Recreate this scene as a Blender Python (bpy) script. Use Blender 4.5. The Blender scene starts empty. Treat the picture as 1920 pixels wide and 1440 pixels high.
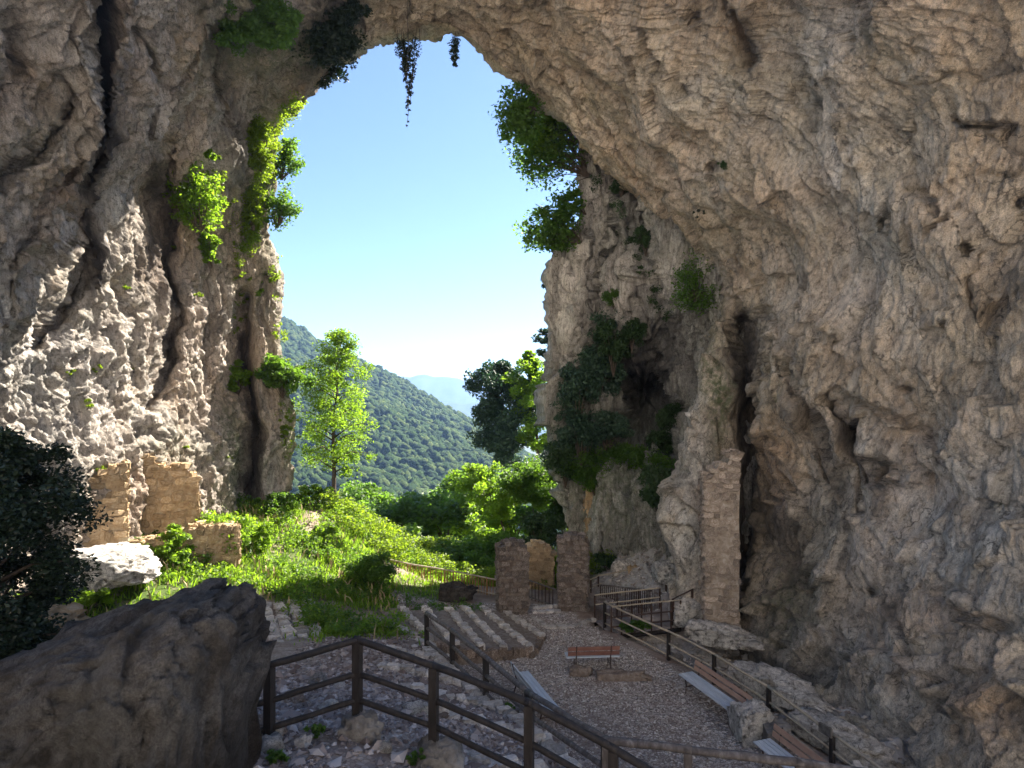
import bpy, math, random
import numpy as np
from mathutils import Vector, Matrix, Quaternion
R = math.radians
random.seed(7); rng = np.random.default_rng(7)
SC = bpy.context.scene
COL = SC.collection

# ------------------------------------------------------------------ camera, sky, sun, exposure
FPX = 1200.0; CX = 960.0; CY = 760.0          # calibration of the photograph (1920 wide)
cam_d = bpy.data.cameras.new('camera'); cam = bpy.data.objects.new('camera', cam_d); COL.objects.link(cam)
cam.location = (0, 0, 0); cam.rotation_euler = (R(90), 0, 0)
cam_d.sensor_width = 36; cam_d.lens = 36*FPX/1920
cam_d.shift_y = 40/1920; cam_d.clip_start = .1; cam_d.clip_end = 30000
SC.camera = cam
SUN_AZ = 44.0; SUN_EL = 42.0                  # azimuth measured from +Y towards +X
w = bpy.data.worlds.new('World'); SC.world = w; w.use_nodes = True
nt = w.node_tree; nt.nodes.clear()
sky = nt.nodes.new('ShaderNodeTexSky'); sky.sky_type = 'NISHITA'; sky.sun_disc = False
sky.sun_elevation = R(SUN_EL); sky.sun_rotation = R(SUN_AZ); sky.altitude = 900
sky.air_density = 1.0; sky.dust_density = .35; sky.air_density = .78; sky.ozone_density = 2.6
bg = nt.nodes.new('ShaderNodeBackground'); bg.inputs[1].default_value = 0.05
wo = nt.nodes.new('ShaderNodeOutputWorld')
nt.links.new(sky.outputs[0], bg.inputs[0]); nt.links.new(bg.outputs[0], wo.inputs[0])
sl = bpy.data.lights.new('sun', 'SUN'); sl.energy = 5.0; sl.angle = R(.5); sl.color = (1, .91, .79)
so = bpy.data.objects.new('sun', sl); COL.objects.link(so)
sd = Vector((math.sin(R(SUN_AZ))*math.cos(R(SUN_EL)), math.cos(R(SUN_AZ))*math.cos(R(SUN_EL)), math.sin(R(SUN_EL))))
so.rotation_euler = sd.to_track_quat('Z', 'Y').to_euler(); so.location = sd*60
SC.view_settings.view_transform = 'Standard'; SC.view_settings.look = 'None'
SC.view_settings.exposure = 2.58; SC.view_settings.gamma = 1
HAZE = 0.00019

# ------------------------------------------------------------------ helpers
def P(px, py, d):
    return ((px-CX)/FPX*d, d, (CY-py)/FPX*d)
def V(px, py, d): return Vector(P(px, py, d))
def PZ(px, py, z):                             # point where a view ray meets a level z
    return V(px, py, -z*FPX/(py-CY))

def _h(x, y, z, s):
    h = (x.astype(np.int64)*374761393 + y.astype(np.int64)*668265263 + z.astype(np.int64)*1440662683 + s*974634777) & 0xffffffff
    h = ((h ^ (h >> 13))*1274126177) & 0xffffffff
    h = ((h ^ (h >> 15))*2246822519) & 0xffffffff
    return ((h ^ (h >> 16)) & 0xffffff)/float(0xffffff)
def vn(p, s=0):
    i = np.floor(p); f = p-i; i = i.astype(np.int64); u = f*f*(3-2*f)
    r = 0
    for a in (0, 1):
        for b in (0, 1):
            for c in (0, 1):
                wgt = (u[..., 0] if a else 1-u[..., 0])*(u[..., 1] if b else 1-u[..., 1])*(u[..., 2] if c else 1-u[..., 2])
                r = r+wgt*_h(i[..., 0]+a, i[..., 1]+b, i[..., 2]+c, s)
    return r*2-1
def fbm(p, o=4, s=0, g=.5, ridge=False):
    r = 0; a = 1; t = 0
    for k in range(o):
        n = vn(p*(2.03**k)+k*17.3, s+k)
        if ridge: n = 1-2*np.abs(n)
        r = r+a*n; t += a; a *= g
    return r/t
def worley(p, s=0):                            # F1, F2, cell value
    i = np.floor(p).astype(np.int64); sh = p.shape[:-1]
    f1 = np.full(sh, 9.); f2 = np.full(sh, 9.); cv = np.zeros(sh)
    for a in (-1, 0, 1):
        for b in (-1, 0, 1):
            for c in (-1, 0, 1):
                X = i[..., 0]+a; Y = i[..., 1]+b; Z = i[..., 2]+c
                d = np.sqrt((X+_h(X, Y, Z, s)-p[..., 0])**2+(Y+_h(X, Y, Z, s+1)-p[..., 1])**2+(Z+_h(X, Y, Z, s+2)-p[..., 2])**2)
                n = d < f1
                f2 = np.where(n, f1, np.minimum(f2, d)); cv = np.where(n, _h(X, Y, Z, s+3), cv); f1 = np.where(n, d, f1)
    return f1, f2, cv
def facet(p, s=0):                              # worley cells with a randomly tilted plane in each: F1 edge, cell value, tilt
    i = np.floor(p).astype(np.int64); sh = p.shape[:-1]; f1 = np.full(sh, 9.); f2 = np.full(sh, 9.); cv = np.zeros(sh); tl = np.zeros(sh)
    for a in (-1, 0, 1):
        for b in (-1, 0, 1):
            for c in (-1, 0, 1):
                X = i[..., 0]+a; Y = i[..., 1]+b; Z = i[..., 2]+c
                ex, ey, ez = (X+_h(X, Y, Z, s)-p[..., 0], Y+_h(X, Y, Z, s+1)-p[..., 1], Z+_h(X, Y, Z, s+2)-p[..., 2]); d = np.sqrt(ex*ex+ey*ey+ez*ez)
                t = (_h(X, Y, Z, s+4)-.5)*ex+(_h(X, Y, Z, s+5)-.5)*ey+(_h(X, Y, Z, s+6)-.5)*ez
                n = d < f1; f2 = np.where(n, f1, np.minimum(f2, d)); cv = np.where(n, _h(X, Y, Z, s+3), cv); tl = np.where(n, t, tl); f1 = np.where(n, d, f1)
    return f2-f1, cv, tl*2
def sstep(a, b, x):
    t = np.clip((x-a)/(b-a), 0, 1); return t*t*(3-2*t)
def pdist(x, y, pl):                            # distance to a polyline
    d = np.full(np.shape(x), 1e9)
    for (x0, y0), (x1, y1) in zip(pl[:-1], pl[1:]):
        dx, dy = x1-x0, y1-y0; t = np.clip(((x-x0)*dx+(y-y0)*dy)/(dx*dx+dy*dy+1e-9), 0, 1)
        d = np.minimum(d, np.hypot(x-x0-t*dx, y-y0-t*dy))
    return d
class RBF:                                      # smooth interpolation of scattered heights
    def __init__(s, pts, lin=False, reg=1e-3, sc=1.):
        a = np.array(pts, float); s.sc = sc; s.c = a[:, :2]/sc; s.lin = lin; n = len(a)
        K = s.k(np.hypot(s.c[:, None, 0]-s.c[None, :, 0], s.c[:, None, 1]-s.c[None, :, 1]))
        A = np.zeros((n+3, n+3)); A[:n, :n] = K+np.eye(n)*reg*(-1 if lin else 1); A[:n, n] = 1; A[:n, n+1:] = s.c; A[n, :n] = 1; A[n+1:, :n] = s.c.T
        s.w = np.linalg.solve(A, np.r_[a[:, 2], 0, 0, 0])
    def k(s, r): return -r if s.lin else r*r*np.log(r+1e-9)
    def __call__(s, x, y):
        x = np.asarray(x, float)/s.sc; y = np.asarray(y, float)/s.sc; n = len(s.c)
        r = s.w[n]+s.w[n+1]*x+s.w[n+2]*y
        for i in range(n): r = r+s.w[i]*s.k(np.hypot(x-s.c[i, 0], y-s.c[i, 1]))
        return r

def tag(o, label=None, cat=None, group=None, kind=None):
    if label: o['label'] = label
    if cat: o['category'] = cat
    if group: o['group'] = group
    if kind: o['kind'] = kind
    return o
def raw_mesh(name, v, f, mat=None, smooth=False, attrs=None, fm=None):
    v = np.asarray(v, np.float32); f = np.asarray(f, np.int32); k = f.shape[1]
    m = bpy.data.meshes.new(name); m.vertices.add(len(v)); m.vertices.foreach_set('co', v.ravel())
    m.loops.add(f.size); m.loops.foreach_set('vertex_index', f.ravel())
    m.polygons.add(len(f)); m.polygons.foreach_set('loop_start', np.arange(0, f.size, k, dtype=np.int32))
    m.update(calc_edges=True)
    m.polygons.foreach_set('use_smooth', np.full(len(f), smooth, bool))
    for a, val in (attrs or {}).items():
        at = m.attributes.new(a, 'FLOAT', 'POINT'); at.data.foreach_set('value', np.asarray(val, np.float32).ravel())
    if mat: m.materials.append(mat)
    return m
def link(name, m, parent=None, loc=None):
    o = bpy.data.objects.new(name, m); COL.objects.link(o)
    if parent: o.parent = parent
    if loc is not None: o.location = loc
    return o
def empty(name, loc, rz=0):
    o = bpy.data.objects.new(name, None); o.empty_display_size = .2; COL.objects.link(o); o.location = loc; o.rotation_euler = (0, 0, rz); return o
def copy_tree(o, parent=None):
    c = o.copy(); COL.objects.link(c)
    if parent: c.parent = parent
    for ch in list(o.children): copy_tree(ch, c)
    return c
class MB:                                       # collects shapes for one mesh
    def __init__(s): s.v = []; s.f = []
    def add(s, vs, fs):
        n = len(s.v); s.v += [tuple(q) for q in vs]; s.f += [tuple(i+n for i in q) for q in fs]
    def box(s, c, sz, rot=None):
        M = rot if rot is not None else Matrix.Identity(3); c = Vector(c)
        vs = [c+M@Vector((sz[0]/2*x, sz[1]/2*y, sz[2]/2*z)) for z in (-1, 1) for y in (-1, 1) for x in (-1, 1)]
        s.add(vs, [(0, 2, 3, 1), (4, 5, 7, 6), (0, 1, 5, 4), (2, 6, 7, 3), (0, 4, 6, 2), (1, 3, 7, 5)])
    def tube(s, pts, rad, n=8, wob=0, cap=True):
        pts = [Vector(p) for p in pts]
        if not hasattr(rad, '__len__'): rad = [rad]*len(pts)
        vs = []; 
        for i, p in enumerate(pts):
            d = (pts[min(i+1, len(pts)-1)]-pts[max(i-1, 0)]).normalized()
            u = d.cross(Vector((0, 0, 1))); 
            if u.length < .05: u = d.cross(Vector((0, 1, 0)))
            u.normalize(); w_ = d.cross(u)
            for k in range(n):
                a = 2*math.pi*k/n; r = rad[i]*(1+wob*random.uniform(-1, 1)); vs.append(p+u*math.cos(a)*r+w_*math.sin(a)*r)
        fs = [(i*n+k, i*n+(k+1) % n, (i+1)*n+(k+1) % n, (i+1)*n+k) for i in range(len(pts)-1) for k in range(n)]
        if cap: fs += [tuple(range(n-1, -1, -1)), tuple((len(pts)-1)*n+k for k in range(n))]
        s.add(vs, fs)
    def log(s, a, b, r, n=9, seg=6, wob=.07, bend=.012):
        a = Vector(a); b = Vector(b); L = (b-a).length; o = Vector((random.uniform(-1, 1), random.uniform(-1, 1), random.uniform(-1, 1)))*bend*L
        s.tube([a.lerp(b, t/seg)+o*math.sin(math.pi*t/seg)+Vector((random.uniform(-1, 1), random.uniform(-1, 1), random.uniform(-1, 1)))*r*.1*(0 < t < seg) for t in range(seg+1)], [r*random.uniform(.93, 1.07) for _ in range(seg+1)], n, wob)
    def mesh(s, name, mat, smooth=False):
        m = bpy.data.meshes.new(name); m.from_pydata(s.v, [], s.f); m.update()
        if smooth: m.polygons.foreach_set('use_smooth', [True]*len(m.polygons))
        m.materials.append(mat); return m
    def build(s, name, mat, parent=None, smooth=False): return link(name, s.mesh(name, mat, smooth), parent)

def ico(sub):
    import bmesh
    b = bmesh.new(); bmesh.ops.create_icosphere(b, subdivisions=sub, radius=1); v = np.array([x.co[:] for x in b.verts]); f = np.array([[q.index for q in x.verts] for x in b.faces]); b.free(); return v, f
ICO = {k: ico(k) for k in (1, 2, 3, 5, 6)}

# ------------------------------------------------------------------ materials
class NT:
    def __init__(s, name):
        s.m = bpy.data.materials.new(name); s.m.use_nodes = True; s.t = s.m.node_tree; s.t.nodes.clear()
        s.out = s.n('ShaderNodeOutputMaterial')
    def n(s, t, **kw):
        x = s.t.nodes.new(t)
        for k, v in kw.items(): setattr(x, k, v)
        return x
    def l(s, a, b): s.t.links.new(a, b)
    def coord(s, scale=(1, 1, 1), rot=(0, 0, 0), kind='Object'):
        c = s.n('ShaderNodeTexCoord'); m = s.n('ShaderNodeMapping'); m.inputs['Scale'].default_value = scale; m.inputs['Rotation'].default_value = rot
        s.l(c.outputs[kind], m.inputs[0]); return m.outputs[0]
    def noise(s, vec, scale, det=6, rough=.6, dist=0):
        x = s.n('ShaderNodeTexNoise'); x.inputs['Scale'].default_value = scale; x.inputs['Detail'].default_value = det; x.inputs['Roughness'].default_value = rough; x.inputs['Distortion'].default_value = dist
        s.l(vec, x.inputs['Vector']); return x.outputs['Fac']
    def vor(s, vec, scale, feat='F1', out='Distance', rnd=1):
        x = s.n('ShaderNodeTexVoronoi', feature=feat); x.inputs['Scale'].default_value = scale; x.inputs['Randomness'].default_value = rnd
        s.l(vec, x.inputs['Vector']); return x.outputs[out]
    def ramp(s, fac, stops, interp='LINEAR'):
        x = s.n('ShaderNodeValToRGB'); x.color_ramp.interpolation = interp; e = x.color_ramp.elements
        while len(e) < len(stops): e.new(.5)
        for q, (p, c) in zip(e, stops): q.position = p; q.color = (c[0], c[1], c[2], 1) if hasattr(c, '__len__') else (c, c, c, 1)
        s.l(fac, x.inputs[0]); return x.outputs[0]
    def mix(s, fac, a, b, mode='MIX'):
        x = s.n('ShaderNodeMix', data_type='RGBA', blend_type=mode)
        for i, q in ((0, fac), (6, a), (7, b)):
            if hasattr(q, 'is_linked') or isinstance(q, bpy.types.NodeSocket): s.l(q, x.inputs[i])
            elif i == 0: x.inputs[0].default_value = q
            else: x.inputs[i].default_value = (*q[:3], 1)
        return x.outputs[2]
    def math(s, op, a, b=0., c=None):
        x = s.n('ShaderNodeMath', operation=op)
        for i, q in enumerate((a, b) if c is None else (a, b, c)):
            if isinstance(q, bpy.types.NodeSocket): s.l(q, x.inputs[i])
            else: x.inputs[i].default_value = q
        return x.outputs[0]
    def attr(s, name): 
        x = s.n('ShaderNodeAttribute'); x.attribute_name = name; return x.outputs['Fac']
    def bump(s, h, dist, strength=1, prev=None):
        x = s.n('ShaderNodeBump'); x.inputs['Distance'].default_value = dist; x.inputs['Strength'].default_value = strength; s.l(h, x.inputs['Height'])
        if prev is not None: s.l(prev, x.inputs['Normal'])
        return x.outputs[0]
    def bsdf(s, col, rough=.85, normal=None, spec=.25, metal=0):
        x = s.n('ShaderNodeBsdfPrincipled'); x.inputs['Roughness'].default_value = rough; x.inputs['Specular IOR Level'].default_value = spec; x.inputs['Metallic'].default_value = metal
        if isinstance(col, bpy.types.NodeSocket): s.l(col, x.inputs['Base Color'])
        else: x.inputs['Base Color'].default_value = (*col, 1)
        if normal is not None: s.l(normal, x.inputs['Normal'])
        s.l(x.outputs[0], s.out.inputs[0]); return s.m

def rock_mat(name, a, b, c, streak=(.6, .6, .25), bs=1., hi=(.50, .46, .41), pal=(.66, .62, .575), wrm=(.46, .29, .165), tilt=0.):
    M = NT(name); v = M.coord(); v_r = M.coord((1, 1, 1), (0, R(tilt), 0)); mp = M.n('ShaderNodeMapping'); mp.inputs['Scale'].default_value = streak; M.l(v_r, mp.inputs[0]); vs = mp.outputs[0]
    big = M.noise(v, .22, 4, .6, .6); mid = M.noise(vs, 1.3, 8, .68, .8); fine = M.noise(v, 7, 10, .7)
    col = M.mix(M.ramp(big, [(.35, 0), (.65, 1)]), a, b)
    col = M.mix(M.ramp(mid, [(.4, 0), (.72, 1)]), col, c)
    col = M.mix(M.math('MULTIPLY', M.attr('warm'), M.ramp(fine, [(.3, .5), (.6, 1)])), col, wrm)
    col = M.mix(M.math('MULTIPLY', M.attr('pale'), M.ramp(M.noise(vs, 2.6, 8, .7), [(.36, .15), (.55, 1)])), col, pal)
    col = M.mix(1, col, M.ramp(M.attr('cell'), [(0, .74), (.5, 1.0), (1, 1.2)]), 'MULTIPLY')
    col = M.mix(1, col, M.ramp(M.noise(vs, 9, 10, .78, .3), [(.34, .36), (.5, 1.0), (.66, 1.4)]), 'MULTIPLY')
    col = M.mix(1, col, M.ramp(M.noise(v, 42, 6, .8), [(.36, .55), (.5, 1.0), (.64, 1.35)]), 'MULTIPLY')
    # water streaks running down the rock, thin dark crack lines
    mp2 = M.n('ShaderNodeMapping'); mp2.inputs['Scale'].default_value = (1, 1, .13); M.l(v_r, mp2.inputs[0])
    col = M.mix(M.ramp(M.noise(mp2.outputs[0], 1.15, 7, .62, .5), [(.54, 0), (.68, .65)]), col, (.12, .11, .10))
    col = M.mix(M.ramp(M.noise(mp2.outputs[0], 1.9, 7, .6, .8), [(.56, 0), (.70, .6)]), col, hi)
    wv = M.n('ShaderNodeVectorMath', operation='ADD'); nz_ = M.n('ShaderNodeTexNoise'); nz_.inputs['Scale'].default_value = 1.3; nz_.inputs['Detail'].default_value = 5; M.l(v, nz_.inputs['Vector']); M.l(vs, wv.inputs[0]); M.l(nz_.outputs['Color'], wv.inputs[1])
    crk = M.ramp(M.vor(wv.outputs[0], 1.1, 'DISTANCE_TO_EDGE'), [(0, 1), (.022, 0)]); crk = M.math('MULTIPLY', crk, M.ramp(M.noise(v, .8, 4), [(.45, 0), (.6, 1)]))
    col = M.mix(M.math('MULTIPLY', crk, .8), col, (.04, .033, .028))
    col = M.mix(M.ramp(M.noise(v, .35, 5, .6), [(.42, 0), (.62, .55)]), col, M.mix(1, col, (.80, .86, .84), 'MULTIPLY'))
    # mineral speckle and dark pits
    col = M.mix(M.ramp(fine, [(.33, .75), (.47, 0)]), col, (.06, .05, .042))
    col = M.mix(M.ramp(M.vor(vs, 5.5), [(.0, .55), (.16, 0)]), col, (.075, .06, .05))
    col = M.mix(M.ramp(M.noise(v, 3.1, 9, .75), [(.54, 0), (.68, .55)]), col, hi)
    st = M.math('MULTIPLY', M.attr('stain_shade'), M.ramp(M.noise(vs, 2.2, 6, .65, .5), [(.2, .5), (.5, 1)]))
    col = M.mix(st, col, (.035, .033, .034))  # dark tone for stains and for the painted shade of recesses
    mo = M.math('MULTIPLY', M.attr('moss'), M.ramp(M.noise(v, 4.5, 8, .7), [(.38, 0), (.56, 1)]))
    col = M.mix(mo, col, (.075, .115, .045))
    n = M.bump(M.noise(vs, 3.2, 12, .78, .4), .18*bs, 1)
    n = M.bump(M.noise(v, 13, 8, .78), .07*bs, 1, n)
    n = M.bump(M.noise(v, 40, 6, .8), .02*bs, 1, n)
    return M.bsdf(col, .9, n, .15)
M_rock = rock_mat('cave limestone', (.44, .36, .265), (.52, .44, .34), (.61, .56, .48), tilt=-28)
M_rockL = rock_mat('flowstone limestone', (.39, .345, .30), (.47, .38, .295), (.52, .50, .475), (.9, .9, .16), pal=(.57, .55, .53), tilt=12)
M_cliff = rock_mat('cliff limestone', (.30, .28, .25), (.40, .375, .335), (.54, .53, .50), (1.2, 1.2, .14))
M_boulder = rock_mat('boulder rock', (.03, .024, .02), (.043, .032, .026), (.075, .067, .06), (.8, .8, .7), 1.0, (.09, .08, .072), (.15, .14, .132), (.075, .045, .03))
M_pale = rock_mat('pale boulder rock', (.5, .46, .42), (.56, .52, .47), (.66, .63, .60), (.8, .8, .8), .8)

def simple(name, cols, scale=3, rough=.85, bump=.02, bscale=20, stretch=(1, 1, 1), spec=.25, rnd=.0):
    M = NT(name); v = M.coord(stretch)
    col = M.ramp(M.noise(v, scale, 8, .65, .3), [(.3+.4*i/(len(cols)-1), c) for i, c in enumerate(cols)])
    if rnd:
        oi = M.n('ShaderNodeObjectInfo'); f = M.math('MULTIPLY_ADD', oi.outputs['Random'], rnd*2, 1-rnd)
        h = M.n('ShaderNodeHueSaturation'); M.l(f, h.inputs['Value']); M.l(col, h.inputs['Color']); col = h.outputs[0]
    return M.bsdf(col, rough, M.bump(M.noise(v, bscale, 8, .7), bump, .8), spec)
M_mason = simple('rubble masonry stone', [(.10, .072, .055), (.20, .15, .115), (.38, .33, .28)], 6, .92, .08, 14, rnd=.4)
M_masonl = simple('ochre rubble stone', [(.26, .17, .09), (.40, .29, .17), (.50, .42, .31)], 5, .92, .06, 14, rnd=.4)
M_masonp = simple('pale tan rubble stone', [(.22, .165, .125), (.38, .31, .25), (.56, .50, .44)], 6, .92, .08, 14, rnd=.35)
M_masong = simple('grey brown rubble stone', [(.085, .066, .055), (.17, .14, .12), (.36, .33, .30)], 6, .92, .08, 14, rnd=.4)
M_mortarg = simple('grey brown mortar', [(.07, .052, .042), (.14, .11, .09), (.26, .22, .18)], 5, .95, .12, 12)
M_mortarp = simple('pale crumbling mortar', [(.20, .15, .11), (.36, .30, .24), (.52, .46, .40)], 4, .95, .12, 12)
M_mortar = simple('earthy mortar', [(.09, .06, .042), (.18, .12, .085), (.30, .23, .17)], 5, .95, .12, 12)
M_mortarl = simple('ochre mortar', [(.25, .165, .09), (.40, .29, .17), (.5, .42, .3)], 4, .95, .12, 12)
M_edge = simple('grey edging stone', [(.30, .28, .26), (.45, .42, .39), (.62, .59, .55)], 5, .9, .05, 18, rnd=.35)
M_tread = simple('packed earth and grit', [(.12, .09, .075), (.20, .16, .13), (.30, .26, .22)], 7, .95, .04, 40)
M_woodd = simple('dark weathered wood', [(.006, .005, .0045), (.014, .011, .010), (.03, .025, .023)], 4, .7, .012, 22, (3, 3, .6), .35)
M_woodg = simple('grey weathered wood', [(.045, .038, .035), (.095, .082, .076), (.19, .175, .165)], 5, .75, .012, 22, (2, 2, .7), .3)
M_woodt = simple('tan baluster wood', [(.20, .10, .04), (.36, .21, .09)], 5, .7, .01, 25)
M_woodp = simple('pale bleached rail wood', [(.24, .20, .15), (.42, .37, .29)], 5, .75, .01, 22)
M_deck = simple('deck plank wood', [(.16, .14, .14), (.30, .27, .26)], 4, .8, .012, 20, (.6, 4, 1), rnd=.15)
M_seat = simple('pale blue grey painted slat', [(.36, .40, .45), (.50, .55, .61)], 3, .55, .004, 30, (1, 8, 1), .4, .06)
M_back = simple('reddish brown varnished slat', [(.14, .065, .05), (.24, .125, .095)], 3, .5, .004, 30, (1, 8, 1), .4, .06)
M_backp = simple('faded brown slat', [(.27, .165, .12), (.38, .25, .19)], 3, .6, .004, 30, (1, 8, 1), .35, .06)
M_iron = simple('rusty dark iron', [(.02, .015, .013), (.07, .035, .022)], 9, .6, .004, 40, (1, 1, 1), .4)
M_bark = simple('grey brown bark', [(.035, .027, .02), (.09, .07, .055)], 5, .9, .02, 20, (2, 2, .5))
M_barkp = simple('pale bark', [(.16, .13, .10), (.30, .26, .21)], 5, .9, .02, 20, (2, 2, .5))
M_conc = simple('rough stone footing', [(.06, .055, .05), (.15, .14, .13), (.24, .23, .22)], 4, .92, .06, 12)
M_pebble = NT('loose limestone pebbles')
_a = M_pebble.attr('rnd'); M_pebble = M_pebble.bsdf(M_pebble.ramp(_a, [(0, (.20, .165, .145)), (.3, (.31, .275, .25)), (.7, (.41, .38, .35)), (1, (.56, .535, .505))]), .85)

M_scree = NT('purplish scree stones')
_a = M_scree.attr('rnd'); M_scree = M_scree.bsdf(M_scree.ramp(_a, [(0, (.10, .078, .07)), (.35, (.18, .15, .14)), (.75, (.26, .235, .225)), (1, (.42, .39, .38))]), .85)
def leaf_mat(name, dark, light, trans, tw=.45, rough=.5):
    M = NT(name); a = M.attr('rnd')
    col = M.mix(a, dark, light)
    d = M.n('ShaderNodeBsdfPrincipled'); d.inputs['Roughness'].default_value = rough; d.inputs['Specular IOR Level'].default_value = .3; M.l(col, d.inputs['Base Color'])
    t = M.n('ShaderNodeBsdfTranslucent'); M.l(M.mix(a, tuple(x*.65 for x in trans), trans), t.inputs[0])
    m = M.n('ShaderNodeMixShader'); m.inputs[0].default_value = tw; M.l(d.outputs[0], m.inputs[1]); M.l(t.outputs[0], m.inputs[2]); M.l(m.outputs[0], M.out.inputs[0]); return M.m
L_bright = leaf_mat('fresh green leaves', (.045, .09, .012), (.13, .20, .03), (.33, .55, .03), .55)
L_yel = leaf_mat('yellow green leaves', (.06, .10, .012), (.14, .20, .025), (.34, .50, .025), .53)
L_mid = leaf_mat('green leaves', (.03, .07, .014), (.08, .15, .03), (.20, .38, .03), .5)
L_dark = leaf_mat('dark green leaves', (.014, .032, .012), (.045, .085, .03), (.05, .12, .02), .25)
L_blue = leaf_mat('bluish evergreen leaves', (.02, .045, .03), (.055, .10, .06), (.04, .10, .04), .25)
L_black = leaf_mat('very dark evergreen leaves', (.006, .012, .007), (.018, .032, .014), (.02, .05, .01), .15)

M_straw = simple('dry straw', [(.22, .17, .08), (.38, .32, .18)], 5)
# ground
M = NT('cave floor ground'); v = M.coord()
gn = M.noise(v, 1.1, 8, .65); 
dirt = M.ramp(gn, [(.3, (.15, .11, .09)), (.5, (.26, .20, .165)), (.72, (.40, .34, .29))])
vc = M.vor(v, 11, 'F1', 'Color'); sep = M.n('ShaderNodeSeparateColor'); M.l(vc, sep.inputs[0])
peb = M.ramp(sep.outputs[0], [(0, (.24, .20, .18)), (.5, (.40, .36, .33)), (1, (.58, .54, .51))])
peb = M.mix(M.ramp(M.vor(v, 11, 'DISTANCE_TO_EDGE'), [(0, 1), (.09, 0)]), peb, (.06, .045, .038))
col = M.mix(M.math('MULTIPLY', M.attr('gravel'), M.ramp(M.noise(v, 2.2, 6, .7), [(.35, .25), (.55, 1)])), dirt, peb)
col = M.mix(M.attr('rocky'), col, M.ramp(M.noise(v, 2.4, 9, .7), [(.3, (.14, .125, .115)), (.5, (.34, .33, .325)), (.7, (.5, .49, .48))]))
col = M.mix(M.math('MULTIPLY', M.attr('grassy'), M.ramp(M.noise(v, 1.7, 8, .7), [(.36, .3), (.5, 1)])), col, (.055, .085, .022))
b1 = M.bump(M.math('MULTIPLY', M.vor(v, 11), M.attr('gravel')), .05, 1)
b1 = M.bump(M.noise(v, 5, 10, .75), .12, .8, b1)
M_ground = M.bsdf(col, .95, b1, .15)
M = NT('forest floor'); M_hill = M.bsdf(M.ramp(M.noise(M.coord(), .05, 6), [(.3, (.02, .035, .015)), (.7, (.045, .07, .025))]), .95)
M = NT('forest canopy'); v = M.coord()
cc = M.ramp(M.attr('rnd'), [(0, (.014, .034, .010)), (.5, (.036, .072, .018)), (1, (.085, .12, .032))])
cc = M.mix(M.ramp(M.noise(v, .8, 5, .7), [(.35, .6), (.55, 0)]), cc, (.008, .02, .008))
M_forest = M.bsdf(cc, .9, M.bump(M.noise(v, .9, 5, .75), 2.2, 1), .1)
M = NT('far plain'); M_plain = M.bsdf(M.ramp(M.noise(M.coord(), .004, 6), [(.3, (.05, .07, .03)), (.7, (.14, .14, .08))]), .95)

# ------------------------------------------------------------------ the cave vault (one sculpted sheet of rock)
LIP = [(552,1060,30.5),(552,990,30.5),(548,900,30.5),(541,800,30.5),(527,690,30),(521,590,30),(515,490,29.5),(500,425,29.5),(508,330,29),(512,255,28.5),(545,190,28),(592,148,27.5),(655,95,27),(740,76,26.5),(800,70,26.5),(852,73,26.5),(895,98,26.5),(955,152,27),(1060,235,27.5),(1150,310,27.5),(1240,405,27.5),(1300,475,27),(1348,555,26.5),(1338,640,26),(1308,740,25.5),(1290,830,25),(1283,880,24.8),(1252,930,24.6),(1246,1000,24.5),(1262,1070,24.3),(1280,1150,24),(1290,1240,23.8)]
CTRL = LIP+[(440,1000,27.4),(440,800,28.2),(440,600,28.8),(430,450,28),(420,300,26),(430,200,25.5),
(300,1000,23.4),(300,800,24.2),(300,600,24.9),(300,450,24.5),(300,250,21.5),(300,100,19.5),
(150,1000,19.9),(150,800,20.4),(150,600,20.6),(150,400,18.8),(150,200,17),(150,0,15.5),
(0,1000,17.5),(0,800,17.5),(0,600,16.5),(0,400,15.5),(0,200,14.5),(0,0,13.5),
(-200,1100,14),(-200,600,13.5),(-200,0,11.5),(-200,-300,10.5),
(400,0,19),(500,60,23),(560,0,22.5),(650,0,24.5),(800,0,25),(1000,0,23.5),(1200,0,20.5),(1400,0,18),(1600,0,15.5),(1800,0,13.5),(1920,0,12.7),
(300,-300,13),(800,-300,17),(1300,-300,14),(1900,-300,10.5),(2200,-100,10),
(1200,200,23.5),(1400,200,19.5),(1600,200,16.5),(1920,250,13.2),(1350,400,22.5),(1500,450,19.5),(1700,500,16),(1920,550,13.5),
(1430,650,22.5),(1500,750,20.5),(1600,800,18.5),(1750,800,16),(1920,850,13.5),
(1350,760,24.3),(1320,900,24),(1320,1050,23.5),(1410,800,24.2),(1410,950,23.5),(1410,1100,22.7),(1410,1200,22),
(1480,950,21.5),(1480,1100,20.5),(1480,1250,19),(1550,1000,19.3),(1550,1150,18.8),(1550,1300,17.5),
(1650,1000,17.5),(1650,1150,17),(1650,1350,15.8),(1800,1000,15),(1800,1200,14.6),(1800,1440,13),
(1920,1100,13.2),(1920,1300,12.8),(1920,1440,12),(2150,500,11),(2150,1000,11),(2150,1500,10.5),(1750,1600,12.5),(1500,1450,15.5)]
DEP = RBF(CTRL, False, 4e-3, 300.)
OUT = [(0,-200,1300),(.10,-220,1000),(.2,-220,650),(.3,-220,150),(.36,-180,-190),(.43,250,-190),(.5,800,-190),(.58,1300,-190),(.66,1900,-190),(.72,2140,-100),(.78,2150,400),(.84,2150,900),(.9,2150,1350),(.95,2000,1650),(1,1500,1500)]
NU, NV = 880, 405
lp = np.array(LIP, float); seg = np.r_[0, np.cumsum(np.hypot(*np.diff(lp[:, :2], axis=0).T))]; seg /= seg[-1]
us = np.linspace(0, 1, NU)
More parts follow.
